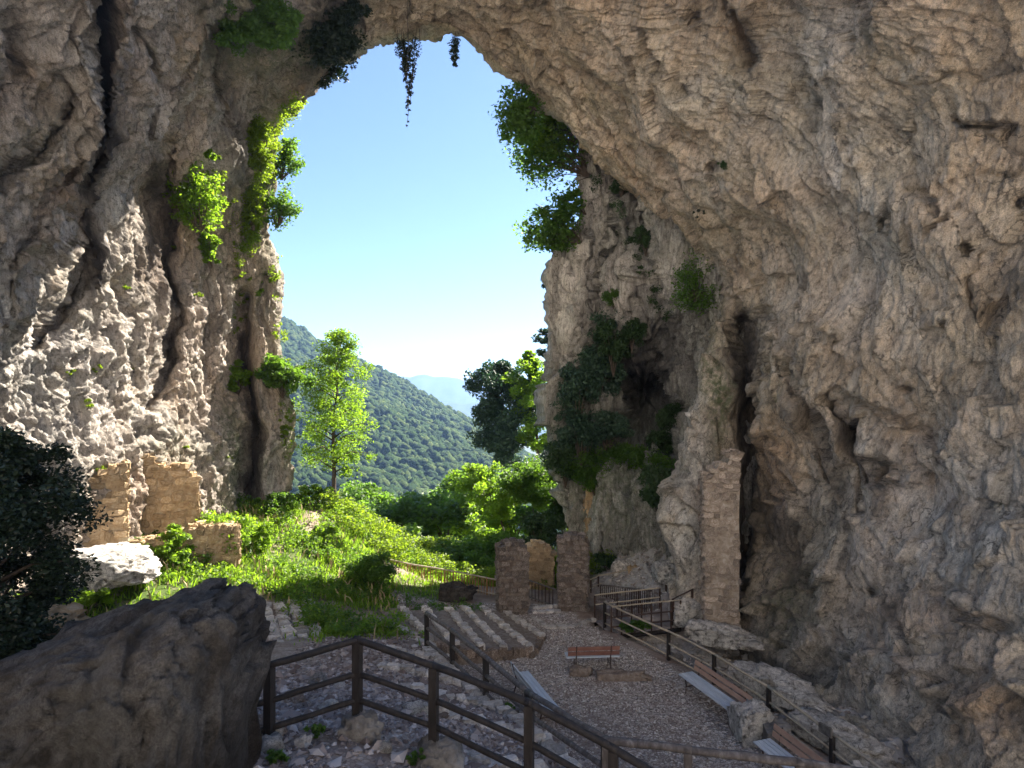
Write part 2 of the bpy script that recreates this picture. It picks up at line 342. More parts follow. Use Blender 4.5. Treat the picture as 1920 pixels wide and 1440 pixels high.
# lip is interpolated smoothly, then roughened by the displacement
def crom(t, tk, vals):
    i = np.clip(np.searchsorted(tk, t, side='right')-1, 0, len(tk)-2); m = np.gradient(vals, tk)
    h = tk[i+1]-tk[i]; x = (t-tk[i])/h
    return (2*x**3-3*x**2+1)*vals[i]+(x**3-2*x**2+x)*h*m[i]+(-2*x**3+3*x**2)*vals[i+1]+(x**3-x**2)*h*m[i+1]
Lx, Ly, Lz = (crom(us, seg, lp[:, k]) for k in range(3))
ot = np.array(OUT); Ox = np.interp(us, ot[:, 0], ot[:, 1]); Oy = np.interp(us, ot[:, 0], ot[:, 2])
vs_ = np.linspace(0, 1, NV)**1.12
PX = Lx[:, None]+(Ox-Lx)[:, None]*vs_[None]; PY = Ly[:, None]+(Oy-Ly)[:, None]*vs_[None]
D = DEP(PX, PY)
bl = np.exp(-(vs_[None]/.012)**2); D = D*(1-bl)+Lz[:, None]*bl
D = D+.9*np.exp(-vs_[None]/.006)                # the lip rounds away backwards
def ell(x, y, cx, cy, rx, ry): return np.exp(-(((x-cx)/rx)**2+((y-cy)/ry)**2))
warpx = PX+14*fbm(np.stack([PX/45, PY/45, PX*0], -1), 3, 50); warpy = PY+14*fbm(np.stack([PX/45, PY/45, PX*0+9], -1), 3, 60)
GROOVES = [([(148,-80),(164,120),(168,230),(160,330),(146,420),(125,520),(75,640)],15,1.3),([(322,280),(312,380),(302,480),(310,600),(296,700),(262,770)],13,1.3),
([(452,560),(448,640),(452,720),(464,820),(468,900),(476,990)],15,2.2),([(0,345),(50,300),(85,210),(95,140)],12,1.0),([(0,190),(20,120)],14,.6),([(190,520),(225,640),(235,730)],9,.35),
([(395,20),(380,110),(395,210),(430,260)],9,.5),([(225,30),(262,150),(250,280)],8,.4),([(490,520),(496,640),(500,760)],8,.5),([(370,480),(378,600),(400,700)],7,.35),
([(1395,610),(1402,700),(1412,800),(1402,900),(1398,1010),(1390,1120)],24,2.4),([(1478,680),(1520,735),(1548,800),(1560,900)],10,1.0),([(1588,740),(1604,800),(1625,900)],11,1.2),
([(1570,742),(1640,755),(1700,785),(1765,835),(1775,870)],8,.6),([(1598,795),(1602,900),(1600,960)],9,.8),([(1640,870),(1680,880),(1650,900)],12,.8),
([(1386,20),(1404,90),(1410,120)],8,.7),([(1680,150),(1700,158),(1760,160),(1905,108)],4,.3),([(1785,225),(1810,238),(1890,240),(1888,262)],6,.5),([(1845,475),(1832,540),(1852,590),(1872,640)],6,.55),([(1740,60),(1738,95)],4,.3),
([(1795,340),(1850,325),(1920,320)],4,.3),([(1560,420),(1570,440),(1610,440)],3,.2),([(1480,170),(1530,210)],7,.35),([(1630,220),(1690,265)],7,.4),([(1700,350),(1760,370),(1775,400)],7,.35),
([(1450,590),(1480,640),(1530,700)],6,.5),([(1760,440),(1800,400),(1830,460)],6,.3),([(1100,180),(1200,300),(1300,420)],6,.35),([(1180,190),(1290,330),(1380,470),(1430,560)],7,.4),([(1040,120),(1110,230)],5,.3),
([(1300,1190),(1400,1245),(1480,1285),(1530,1330)],22,.9),([(1560,1180),(1600,1240),(1640,1260)],8,.5),([(1830,1160),(1920,1180)],12,.7),([(1750,1100),(1800,1130)],8,.5)]
RIDGES = [([(135,-80),(147,150),(158,280),(120,410),(70,500),(10,610)],13,.7),([(205,-60),(192,80),(182,200),(172,330),(150,440)],8,.55),([(410,0),(372,55),(345,150),(290,190),(262,250)],9,.5),([(1345,560),(1368,640),(1376,720)],10,.5),
([(1590,1255),(1660,1235),(1760,1290)],26,.5),([(1450,1285),(1560,1355),(1650,1420)],22,.5),([(480,880),(520,820),(545,900)],16,.5),([(40,520),(90,470),(140,430)],14,.4)]
HOLES = [(283,385,26,52,1.9),(60,190,30,48,.7),(120,330,26,22,.8),(110,250,22,40,.6),(1356,307,9,11,.9),(1655,425,12,13,.7),(1829,470,9,11,.6),(1908,378,12,11,.7),(1288,240,8,10,.4),(1312,28,16,20,.5),(1362,22,10,22,.6),(1625,520,6,5,.3),(1350,382,8,12,.5),(1440,700,14,18,.5),
(1465,1030,85,110,1.3),(1300,155,6,16,.5),(1540,790,16,50,.5),(1450,920,24,45,.6),(1500,1070,22,50,.7),(1665,890,30,20,.7),(295,660,16,75,.9),(1625,1110,10,8,.5),(1700,730,10,7,.4),(1380,530,8,14,.4),(1570,650,7,12,.4),(20,90,22,60,.5),(1880,590,14,60,.5),(350,210,10,25,.4),(455,250,22,14,.5),(1790,600,7,5,.3)]
D0 = D.copy()
for pl, wd, am in GROOVES: D = D+am*(.6 if pl[0][0] > 1410 else 1)*np.exp(-(pdist(warpx, warpy, pl)/wd)**2)
for pl, wd, am in RIDGES: D = D-am*np.exp(-(pdist(warpx, warpy, pl)/wd)**2)
for x, y, rx, ry, am in HOLES: D = D+am*ell(warpx, warpy, x, y, rx, ry)
W = np.stack([(PX-CX)/FPX*D, D, (CY-PY)/FPX*D], -1); W0 = np.stack([(PX-CX)/FPX*D0, D0, (CY-PY)/FPX*D0], -1)
# rows behind the lip: the outer face of the cliff
cen = np.array([-1.5, 2.5]); ow = W[:, 0, [0, 2]]-cen; ow /= np.linalg.norm(ow, axis=1, keepdims=True)
back = []
for o_, y_ in ((15, 4), (14, 3.4), (6, 3), (3.2, 2.4), (2.2, 2.0), (1.5, 1.6), (1.0, 1.2), (.65, .9), (.4, .65), (.22, .42), (.1, .22)):
    q = W[:, 0].copy(); q[:, 0] += ow[:, 0]*o_; q[:, 2] += ow[:, 1]*o_; q[:, 1] += y_; back.append(q)
nb = len(back); W = np.concatenate([np.stack(back, 1), W], 1); W0 = np.concatenate([np.stack(back, 1), W0], 1)
U2 = np.repeat(us[:, None], W.shape[1], 1); V2 = np.r_[np.linspace(-.05, 0, nb, endpoint=False), vs_][None].repeat(NU, 0)
PX2 = np.concatenate([np.repeat(PX[:, :1], nb, 1), PX], 1); PY2 = np.concatenate([np.repeat(PY[:, :1], nb, 1), PY], 1)
def normals(W):
    du = np.gradient(W, axis=0); dv = np.gradient(W, axis=1); n = np.cross(du, dv); n /= np.linalg.norm(n, axis=-1, keepdims=True)+1e-9; return n
N = normals(W0); N = np.where(((N*W).sum(-1, keepdims=True) > 0) & (V2[..., None] >= 0), -N, N)
for k in range(nb): N[:, k] = N[:, nb+3]*(1-min(1, (nb-k)/6)) + np.stack([-ow[:, 0], 0*ow[:, 0], -ow[:, 1]], -1)*.7 + np.array([0, .7*min(1, (nb-k)/4), 0]); 
N /= np.linalg.norm(N, axis=-1, keepdims=True)+1e-9
left = 1-sstep(600, 800, PX2)*1.0                         # left flank uses vertical flow forms
left = np.where(PY2 < 40, left*.8, left)
wp = W+.42*np.stack([fbm(W*.6, 4, 70), fbm(W*.6, 4, 80), fbm(W*.6, 4, 90)], -1)
big = fbm(W*.22, 3, 1)*.75+fbm(wp*.5, 2, 5)*.42
wm_ = wp.copy(); wm_[..., 0] = -np.sqrt((wm_[..., 0]+2)**2+.5); wq = wm_@np.array([[.85, 0, .5], [0, 1, 0], [-.5, 0, .85]]); ed_, cv, tl = facet(wq*np.array([1.35, .9, .42]), 11); cvv = cv; blocks = (cv-.5)*.26+tl*.46-.14*(1-sstep(0, .06, ed_))*sstep(-.1,.3,fbm(W*.5,2,12))
ed_, cvb, tl = facet(wq*np.array([3.8, 2.6, 1.15]), 21); cvvb = cvb; blocks2 = (cvb-.5)*.10+tl*.14-.05*(1-sstep(0, .09, ed_))
flow = fbm(wp*np.array([1.5, 1.5, .25])+.0, 5, 31, .55, ridge=True)*.34
# on the right the strata run along the arch
ss = np.stack([U2*30+.8*fbm(W*.3, 2, 33), V2*26+U2*12+1.8*fbm(W*.3, 3, 34), .5*fbm(W*.8, 3, 36)], -1); strata = fbm(ss, 5, 35, .62, ridge=True)*.16
fine = fbm(wq*np.array([5.2, 3.8, 1.7]), 4, 41, .68)*(.13-.04*(1-left))+fbm(wp*9.5, 2, 45, .6, ridge=True)*.045
low = sstep(760, 900, PY2)
disp = big+blocks*(1-.75*left)+blocks2*(.6+.2*left)+flow*(.9*left+.12)+strata*(1-left)*(1-.55*low)+fine*(1+.2*left)
rough_lo = sstep(470, 640, PY2+.35*PX2)*left*(PX2 < 480); disp = disp+rough_lo*(fbm(wp*2.4, 4, 55, .6)*.24)
near = np.exp(-np.clip(V2, 0, 1)/.02)*(V2 >= 0)
W = W+N*(disp*(1-.35*near))[..., None]
# stains and tints of the rock, plus shade painted into grooves and hollows
sx = PX2+10*fbm(np.stack([PX2/30, PY2/60, PX2*0], -1), 3, 51); sy = PY2
stain_shade = np.zeros_like(PX2)
for pl, wd, am in [([(158,-80),(172,120),(176,260),(160,400),(150,520)],20,1),([(380,0),(400,120),(440,330)],24,.6),([(620,0),(600,60),(560,110)],50,.75),([(300,320),(290,440),(300,560)],26,.8),([(452,640),(462,800),(472,960)],16,.9),([(1395,600),(1405,760),(1400,950),(1390,1140)],32,.85),
   ([(1440,980),(1500,1080),(1470,1170)],52,.55),([(1590,760),(1620,900)],12,.8),([(1520,760),(1555,860),(1565,980)],16,.6),([(1350,1190),(1500,1280)],34,.7),([(1400,1000),(1500,1000)],36,.6),([(230,480),(260,560)],18,.5),([(1655,880),(1640,960)],20,.6),([(1404,20),(1412,130)],14,.6),([(1740,560),(1760,640)],12,.4),([(200,120),(230,300),(260,450)],30,.25),([(600,150),(560,190)],20,.3)]:
    stain_shade = np.maximum(stain_shade, am*np.exp(-(pdist(sx, sy, pl)/wd)**2))
for x, y, rx, ry, am in HOLES: stain_shade = np.maximum(stain_shade, .45*ell(warpx_ if False else PX2, PY2, x, y, rx*.9, ry*.9)*(rx < 40))  # shade painted inside the small holes
pale = np.zeros_like(PX2)
for x, y, rx, ry, am in [(1800,1000,230,190,.95),(1640,1250,160,150,.7),(1620,900,60,150,.7),(1570,330,60,170,.7),(1620,480,70,150,.6),(1570,60,80,90,.5),(1290,800,45,120,1),(1290,1000,50,120,1),(1480,560,120,80,.3),(1340,520,40,60,.7),(1190,760,60,90,.3),(250,160,50,190,.6),(210,340,60,120,.8),(230,740,130,200,.55),(60,700,110,90,.7),(510,900,40,80,.9),(380,780,60,260,.4),(60,60,90,120,.3),(150,60,20,150,.9),(120,430,50,60,.7),(1450,1330,120,50,.9),(1260,330,60,90,.4),(1520,930,40,60,.5)]:
    pale = np.maximum(pale, am*ell(PX2, PY2, x, y, rx, ry))
warm = np.clip(.12+.9*fbm(W*.16, 3, 950), 0, .6)
for x, y, rx, ry, am in [(1470,860,70,130,.8),(1300,260,70,70,.6),(1470,420,120,160,.4),(1720,1150,120,50,.7),(1690,1250,60,60,.7),(1880,1350,90,80,.6),(1880,560,60,120,.55),(120,360,60,90,.75),(40,120,60,120,.5),(280,930,120,130,.7),(1290,950,34,26,1),(330,700,110,200,.45),(1000,60,200,70,.35),(1100,100,150,120,.4),(1480,1060,60,80,.4),(560,160,40,40,.5),(430,90,80,60,.3),(1200,0,300,120,.3)]:
    warm = np.maximum(warm, am*ell(PX2, PY2, x, y, rx, ry))
moss = np.zeros_like(PX2)
for x, y, rx, ry, am in [(1350,740,22,90,.9),(500,330,40,150,.9),(440,400,60,90,.5),(430,850,20,90,.8),(540,640,20,100,.8),(480,60,110,70,.7),(1480,1130,60,90,.4),(1660,80,60,70,.2),(300,850,90,40,.3),(1270,600,60,110,.6),(60,280,30,80,.25)]:
    moss = np.maximum(moss, am*ell(PX2, PY2, x, y, rx, ry))
NVV = W.shape[1]
ii = (np.arange(NU-1)[:, None]*NVV+np.arange(NVV-1)[None]).ravel()
m = raw_mesh('cave_vault', W.reshape(-1, 3), np.stack([ii, ii+1, ii+NVV+1, ii+NVV], 1), M_rock, True, dict(stain_shade=stain_shade, pale=pale, warm=warm, moss=moss, cell=.6*cvv+.4*cvvb))
m.materials.append(M_rockL)
mi = (left[:-1, :-1].ravel() > .5).astype(np.int32); m.polygons.foreach_set('material_index', mi)
tag(link('cave_vault', m), kind='structure')
WPX = W[:, nb:, 0]/W[:, nb:, 1]*FPX+CX; WPY = CY-W[:, nb:, 2]/W[:, nb:, 1]*FPX; WD = W[:, nb:, 1]
_sx = WPX[::4, ::3].ravel(); _sy = WPY[::4, ::3].ravel(); _sd = WD[::4, ::3].ravel()
def onwall(px, py, off=.25):                    # point just off the vault's surface
    k = np.argmin((_sx-px)**2+(_sy-py)**2); return V(px, py, float(_sd[k])-off)

# ------------------------------------------------------------------ right outer cliff
EDGE = [(1090,-150,34),(1086,100,34),(1078,240,34),(1083,330,34.3),(1087,400,34.3),(1070,440,34.6),(1046,462,35),(1038,520,35),(1036,600,35),(1040,680,35),(1044,760,35),(1048,860,35),(1060,960,34.5),(1070,1060,34)]
ep = np.array(EDGE, float); ep[:, 2] *= .91
cc_ = ep.tolist()+[(1130,100,32),(1200,0,30),(1500,0,27.5),(1110,300,32.6),(1200,300,31),(1300,500,29.5),(1160,500,32.6),(1240,560,31.5),(1100,600,33.8),(1180,640,34),(1210,740,41.5),(1120,760,34.5),(1290,720,33),(1400,700,28.5),(1150,880,34),(1300,900,30),(1450,300,27.5),(1450,1000,27.5),(1200,1000,32),(1500,600,27)]
cc_ = [q if i < len(EDGE) else (q[0], q[1], max(q[2]*.91, 26.8)) for i, q in enumerate(cc_)]
DC = RBF(cc_, False, 3e-3, 200.)
nz, ns = 520, 270
ty = np.linspace(-150, 1060, nz); ex = np.interp(ty, ep[:, 1], ep[:, 0]); ed = np.interp(ty, ep[:, 1], ep[:, 2])
k_ = np.array([1, 3, 8, 3, 1])/16.; 
for _ in range(3): ex[2:-2] = np.convolve(ex, k_, 'valid'); ed[2:-2] = np.convolve(ed, k_, 'valid')
tt = np.linspace(0, 1, ns)**1.1
CPX = ex[:, None]+(1480-ex)[:, None]*tt[None]; CPY = ty[:, None].repeat(ns, 1); CD = DC(CPX, CPY)
cwx = CPX+10*fbm(np.stack([CPX/35, CPY/70, CPX*0], -1), 3, 150)
for pl, wd, am in [([(1100,250),(1140,330),(1150,450),(1120,560)],7,.7),([(1140,240),(1190,360),(1230,430),(1250,520)],12,1.2),([(1075,470),(1072,600),(1078,700)],6,.6),([(1130,480),(1122,640)],7,.6),([(1180,420),(1195,560),(1180,640)],9,.8),([(1230,620),(1250,700),(1270,780)],18,1.2),([(1100,440),(1106,560)],6,.5),([(1215,440),(1225,540)],8,.6)]:
    CD = CD+am*np.exp(-(pdist(cwx, CPY, pl)/wd)**2)
C = np.stack([(CPX-CX)/FPX*CD, CD, (CY-CPY)/FPX*CD], -1)
bk = []
for q in (1., .6, .35, .2, .12, .07, .04, .02, .008):
    z = C[:, 0].copy(); z[:, 0] += 17*q*1.0; z[:, 1] += 17*q**.8; bk.append(z)
C = np.concatenate([np.stack(bk, 1), C], 1); NC = normals(C); NC = np.where((NC[..., :1]*.4+NC[..., 1:2]) > 0, -NC, NC); NC[:, :len(bk)] = np.array([-.9, .3, .1])
cp = C+.5*np.stack([fbm(C*.5, 2, 170), fbm(C*.5, 2, 180), fbm(C*.5, 2, 190)], -1)
ed_, cv, tl = facet(cp*np.array([1.1, 1.1, .33]), 111); ed2, cv2, tl2 = facet(cp*np.array([3, 3, .9]), 121)
dc = fbm(C*.25, 3, 101)*.7+fbm(cp*np.array([1.3, 1.3, .22]), 5, 105, .6, True)*.55+(cv-.5)*.35+tl*.6+tl2*.25-.15*(1-sstep(0, .08, ed_))+fbm(cp*3, 3, 107, .6)*.10
C = C+NC*dc[..., None]
cpx2 = np.concatenate([np.repeat(CPX[:, :1], len(bk), 1), CPX], 1); cpy2 = np.concatenate([np.repeat(CPY[:, :1], len(bk), 1), CPY], 1)
stain_shade = np.maximum.reduce([1.0*ell(cpx2, cpy2, 1215, 720, 95, 140), .6*ell(cpx2, cpy2, 1210, 520, 40, 120), .6*ell(cpx2, cpy2, 1110, 640, 22, 120), .6*ell(cpx2, cpy2, 1180, 350, 30, 100), .9*ell(cpx2, cpy2, 1130, 820, 60, 80)])  # first term paints the deep shade of the hollow
pale = np.maximum.reduce([.8*ell(cpx2, cpy2, 1080, 560, 34, 110), .6*ell(cpx2, cpy2, 1130, 370, 30, 130), .8*ell(cpx2, cpy2, 1160, 560, 40, 90), .6*ell(cpx2, cpy2, 1240, 500, 50, 60)])
moss = np.maximum(.6*ell(cpx2, cpy2, 1150, 900, 150, 120), .3*ell(cpx2, cpy2, 1080, 780, 60, 120))
nn = C.shape[1]; ii = (np.arange(nz-1)[:, None]*nn+np.arange(nn-1)[None]).ravel()
tag(link('right_cliff', raw_mesh('right_cliff', C.reshape(-1, 3), np.stack([ii, ii+nn, ii+nn+1, ii+1], 1), M_cliff, True, dict(stain_shade=stain_shade, pale=pale, moss=moss, warm=.25*pale, cell=cv))), kind='structure')
_cx = (C[..., 0]/C[..., 1]*FPX+CX)[::3, len(bk)::3].ravel(); _cy = (CY-C[..., 2]/C[..., 1]*FPX)[::3, len(bk)::3].ravel(); _cd = C[::3, len(bk)::3, 1].ravel()
def oncliff(px, py, off=.3):
    k = np.argmin((_cx-px)**2+(_cy-py)**2); return V(px, py, float(_cd[k])-off)

# ------------------------------------------------------------------ ground
UP = [(-3.5,11,-5.0),(-4,16,-6.1),(-3.9,18,-6.6),(-2.4,18,-6.85),(-.6,14,-6.5),(-2.1,11.5,-5.2),(-.9,9,-4.9),(-2,8.4,-4.3),(-3,8,-4.25),(-4,7,-3.95),(1.4,9.5,-5.95),(3.5,9,-5.9),(.2,7.5,-4.75),(1.1,7,-4.95),(2,5,-4.9),(-6,10,-4.8),(-8,12,-5.7),(5,8.5,-5.9),(0,3,-4),(-5,3,-3),(6,3,-5),
(-4.9,20,-7.0),(-3,20,-7.05),(-3.9,22.7,-7.3),(-6.4,24,-7.05),(-8,20,-6.6),(-10,18,-6.4),(-12,16,-6.7),(-13.5,18,-5.6),(-13,21,-5),(-10.8,27,-5),(-9.5,29,-4.9),(-8.7,31,-5.1),(-8,26,-5.9),(-9,23,-6.1),(-6,28,-7.0),(-3,26,-7.9),(-3.5,29,-7.95),(-1,27,-8.0),(-18,20,-4),(-18,30,-3),(-12,12,-5.5),(-16,10,-4)]
LO = [(1.7,19.6,-8),(4,16,-8),(.5,17,-8),(5.2,17,-8),(2,14,-8),(4,20.5,-8),(1.5,23,-8),(3,12,-8),(6,13,-8),(-2,20,-8),(1.6,25,-8.02),(0,24.8,-8),(2.6,22.5,-8),(-1,22,-8.1),(-2,24,-7.95),(-1,27,-8.05),(3,26,-8.1),(4.3,14,-7.9),(1,10,-8),(7,12,-8),(9,10,-8)]
LINE2 = [(-4.4, 24.0), (-2.55, 18.5), (-2.15, 18.1), (1.7, 9.85), (5.6, 8.9), (12, 8)]
FU = RBF(UP, True, 1e-2); FL = RBF(LO, True, 1e-2)
BEY = [(-9,32,-5.2),(-10,36,-8),(-14,36,-8),(-6,33,-7.0),(-3,33,-9),(0,32,-9.2),(2.5,31,-8.6),(3.5,29,-8.3),(4,27.5,-8.2),(4.7,26,-8.3),(6.3,25.2,-7.7),(6.6,28,-6.7),(7,30,-5.6),(5.2,31,-6.4),(3.6,33,-6.8),(5,34,-4.0),(6.5,33,-3.4),(9,34,-2.5),(2,36,-10),(1,40,-13),(-4,40,-14),(-8,42,-13),(-4,60,-30),(4,60,-28),(12,50,-18),(-16,60,-30),(9,28,-6),(9,24,-7.6),(-2,29.6,-8.2),(-5.5,30,-7.6),(-8.4,30.5,-5.2),(30,60,-25),(-35,60,-30),(14,34,-2)]
RT = [(6,23.7,-8.9),(7.3,23,-8.6),(8,21.5,-9.4),(7.2,20,-9.6),(6.3,21,-9.3),(8.5,19,-9.1),(7,18,-8.75),(8.8,17,-8.3),(7.3,16,-8.15),(9.5,14,-8.1),(7.6,13,-8.2),(10,10,-8),(7.0,19,-9.2),(5.8,22.6,-9.3),(4.2,23,-8.8),(9.5,21,-9),(8,12,-8)]
FB = RBF(BEY+LO[10:17]+UP[-14:-4], True, 1e-2); FR = RBF(RT, True, 1e-2)
RAIL3 = [(3.4,22.6),(4.94,20.2),(5.78,18.3),(6.5,16.2),(6.97,13.95),(7.3,12.4),(8.2,8)]
def side(x, y, pl):                             # >0 on the right-hand side of the polyline
    best = np.full(np.shape(x), 1e9); s = np.zeros(np.shape(x))
    for (x0, y0), (x1, y1) in zip(pl[:-1], pl[1:]):
        dx, dy = x1-x0, y1-y0; L = math.hypot(dx, dy); t = np.clip(((x-x0)*dx+(y-y0)*dy)/(L*L), 0, 1)
        d = np.hypot(x-x0-t*dx, y-y0-t*dy); c = ((y-y0)*dx-(x-x0)*dy)/L
        n = d < best; best = np.where(n, d, best); s = np.where(n, np.sign(c)*d, s)
    return s
def gz0(x, y):
    x = np.asarray(x, float); y = np.asarray(y, float)
    s2 = side(x, y, LINE2); wl = sstep(-.05, .45, s2)
    wl = wl*(1-sstep(24, 26, y))+sstep(-3.5, -1.5, x)*sstep(24, 26, y)
    z = FU(x, y)*(1-wl)+FL(x, y)*wl
    wr = sstep(.1, 1.0, side(x, y, RAIL3[::1]))*(y < 23.6)*(wl > .5)+0.
    wr = np.where(x > 3, sstep(.15, .9, side(x, y, RAIL3)), 0)*(1-sstep(23.2, 24.6, y))
    z = z*(1-wr)+FR(x, y)*wr
    wb = sstep(27.5, 30.5, y)*(1-sstep(3, 4, x))+sstep(3, 4, x)*sstep(23.2, 24.8, y)
    return z*(1-wb)+FB(x, y)*wb
def gz(x, y): return float(gz0(np.array([x]), np.array([y]))[0])
nx, ny = 370, 470
gx = np.linspace(-22, 16, nx); gy = 2.5+(64-2.5)*np.linspace(0, 1, ny)**1.35
GX, GY = np.meshgrid(gx, gy, indexing='ij')
SCR = CY-gz0(GX, GY)/GY*FPX; SCX = CX+GX/GY*FPX
s2 = side(GX, GY, LINE2); s3 = side(GX, GY, RAIL3)
plaza = sstep(.3, .8, s2)*(GY < 26)*(GX < 12)*sstep(-.1, -.5, np.where(GX > 2.5, s3, -1.))
sunny = (1-sstep(-1, 1, (GX-.7265*GY+23.0)))
rightrock = np.where(GX > 3, sstep(.3, .9, s3), 0)*(1-sstep(23.2, 24.6, GY))+sstep(3, 4.5, GX)*sstep(24, 26, GY)
grassy = np.clip((1-sstep(0, .5, s2))*sstep(17.5, 20.5, GY-.32*(GX+3)), 0, 1)+sstep(28.5, 30, GY)
grassy = np.clip(grassy*(1-.9*np.exp(-(pdist(GX, GY, [(-2.4, 19), (-3.3, 20.5), (-4.6, 21.5), (-6.2, 22.0)])/1.1)**2)), 0, 1)*(1-rightrock)
grassy = np.clip(grassy*(1-.95*np.exp(-(pdist(GX, GY, [(-7.9, 20.6), (-6.4, 17.6)])/1.2)**4))+.9*np.exp(-(pdist(GX, GY, [(-6, 26.5), (-3.6, 27.2)])/1.3)**4), 0, 1)
grassy = grassy*(1-.85*np.exp(-(pdist(GX, GY, [(-8.7, 28.0), (-9.2, 30.0), (-9.4, 32)])/.7)**2))
pt3 = np.stack([GX, GY, 0*GX], -1)
gzz = gz0(GX, GY)
rocky_n = fbm(pt3*1.1, 5, 301, .6, True)*.35+fbm(pt3*3.7, 3, 305)*.10
f1, f2, cv = worley(pt3*1.4, 311)
gzz = gzz+(1-plaza)*(fbm(pt3*.8, 3, 315)*.07)+fbm(pt3*3, 3, 317)*.02*(1-plaza*.5)+rightrock*(rocky_n+(cv-.5)*.35)
cliffband = np.exp(-((s2-.2)/.35)**2)*(GY < 20)
gzz = gzz+cliffband*fbm(pt3*2.2, 4, 320)*.22
gravel = np.clip(plaza*.95+(1-grassy)*(GY < 20)*.35, 0, 1)
ii = (np.arange(nx-1)[:, None]*ny+np.arange(ny-1)[None]).ravel()
tag(link('ground', raw_mesh('ground', np.stack([GX, GY, gzz], -1).reshape(-1, 3), np.stack([ii, ii+ny, ii+ny+1, ii+1], 1), M_ground, True, dict(gravel=gravel, rocky=np.clip(rightrock+cliffband*.6, 0, 1), grassy=grassy))), kind='structure')

# unseen rocky slope added behind the viewpoint to bounce sunlight into the cave
bx = np.linspace(-40, 40, 120); by = np.linspace(2.3, -60, 110); BX, BY = np.meshgrid(bx, by, indexing='ij')
bz = -4.6+.95*np.maximum(0, -BY-3)+fbm(np.stack([BX*.2, BY*.2, 0*BX], -1), 4, 350)*1.2*sstep(2, -4, BY)
ii = (np.arange(119)[:, None]*110+np.arange(109)[None]).ravel()
tag(link('bounce_slope', raw_mesh('bounce_slope', np.stack([BX, BY, bz], -1).reshape(-1, 3), np.stack([ii, ii+1, ii+111, ii+110], 1), M_pale, True, dict(stain_shade=0*BX, pale=0*BX+.5, warm=0*BX+.2, moss=0*BX, cell=0*BX+.7))), kind='structure')

# ------------------------------------------------------------------ valley, hills, far plain
def grid_sheet(name, W, mat, kind='structure', attrs=None):
    a, b = W.shape[:2]; ii = (np.arange(a-1)[:, None]*b+np.arange(b-1)[None]).ravel()
    return tag(link(name, raw_mesh(name, W.reshape(-1, 3), np.stack([ii, ii+b, ii+b+1, ii+1], 1), mat, True, attrs)), kind=kind)
RID = [(100,560,1000),(300,560,960),(440,550,900),(530,600,850),(600,640,820),(715,700,780),(800,748,740),(880,792,700),(960,842,660),(1060,905,620),(1300,1010,560)]
BOT = [(100,1300,230),(300,1250,230),(400,1190,235),(530,1120,245),(600,1090,255),(715,1060,270),(800,1040,290),(880,1020,310),(960,1010,330),(1060,1010,340),(1300,1040,350)]
rp = np.array([P(*q) for q in RID]); bp = np.array([P(*q) for q in BOT])
tk = np.linspace(0, 1, len(rp)); tu = np.linspace(0, 1, 140); tv = np.linspace(0, 1.12, 90)
ru = np.stack([np.interp(tu, tk, rp[:, k]) for k in range(3)], -1); bu = np.stack([np.interp(tu, tk, bp[:, k]) for k in range(3)], -1)
def hillpt(u, v):
    r = np.stack([np.interp(u, tk, rp[:, k]) for k in range(3)], -1); b = np.stack([np.interp(u, tk, bp[:, k]) for k in range(3)], -1)
    vv = np.minimum(v, 1)[..., None]; q = b+(r-b)*vv
    q[..., 2] -= 900*np.maximum(v-1, 0); q[..., 1] += 1200*np.maximum(v-1, 0)
    e = np.clip(vv[..., 0]*(1-vv[..., 0])*4, 0, 1)
    q[..., 2] += e*(26*fbm(q*np.array([.008, .008, 0]), 3, 400)+7*fbm(q*np.array([.03, .03, 0]), 2, 405)) + (1-e)*4*fbm(q*.012, 2, 407)
    return q
TU, TV = np.meshgrid(tu, tv, indexing='ij'); H = hillpt(TU, TV); grid_sheet('left_hill', H, M_hill)
vfar = [(-9000,-150),(9000,-150)]
xx = np.linspace(-1, 1, 90)*7500; yy = 60+7400*np.linspace(0, 1, 120)**2.2
VX, VY = np.meshgrid(xx, yy, indexing='ij')
vz = -36-120*sstep(60, 420, VY)+14*fbm(np.stack([VX*.004, VY*.004, 0*VX], -1), 3, 420)*sstep(100, 500, VY)
grid_sheet('valley', np.stack([VX, VY, vz], -1), M_plain)
# far mountains
for nm, pts, dd in (('far_mountains', [(300,720),(560,716),(700,712),(745,706),(770,707),(795,701),(812,706),(835,707),(858,709),(875,716),(905,724),(960,728),(1100,722),(1400,715),(1700,730)], 5600), ('far_hills', [(300,745),(600,750),(740,742),(800,752),(870,757),(940,750),(1100,756),(1500,750)], 3900)):
    a = np.array(pts, float); xs = np.linspace(a[0, 0], a[-1, 0], 240); ys = np.interp(xs, a[:, 0], a[:, 1])+1.5*fbm(np.stack([xs/12, xs*0, xs*0+dd], -1), 3, 430)
    rows = []
    for t in np.linspace(0, 1, 24):
        z = (CY-ys)/FPX*dd; zz = z+(-160-z)*t; y = dd-dd*.22*t+60*fbm(np.stack([xs/20, xs*0+t*5, xs*0], -1), 3, 440)
        rows.append(np.stack([(xs-CX)/FPX*dd, y, zz+18*math.sin(math.pi*t)*fbm(np.stack([xs/9, xs*0+t*7, xs*0], -1), 3, 441)], -1))
    last = rows[0].copy(); last[:, 1] += 800; last[:, 2] = -160
    grid_sheet(nm, np.stack([last]+rows, 1), M_hill)
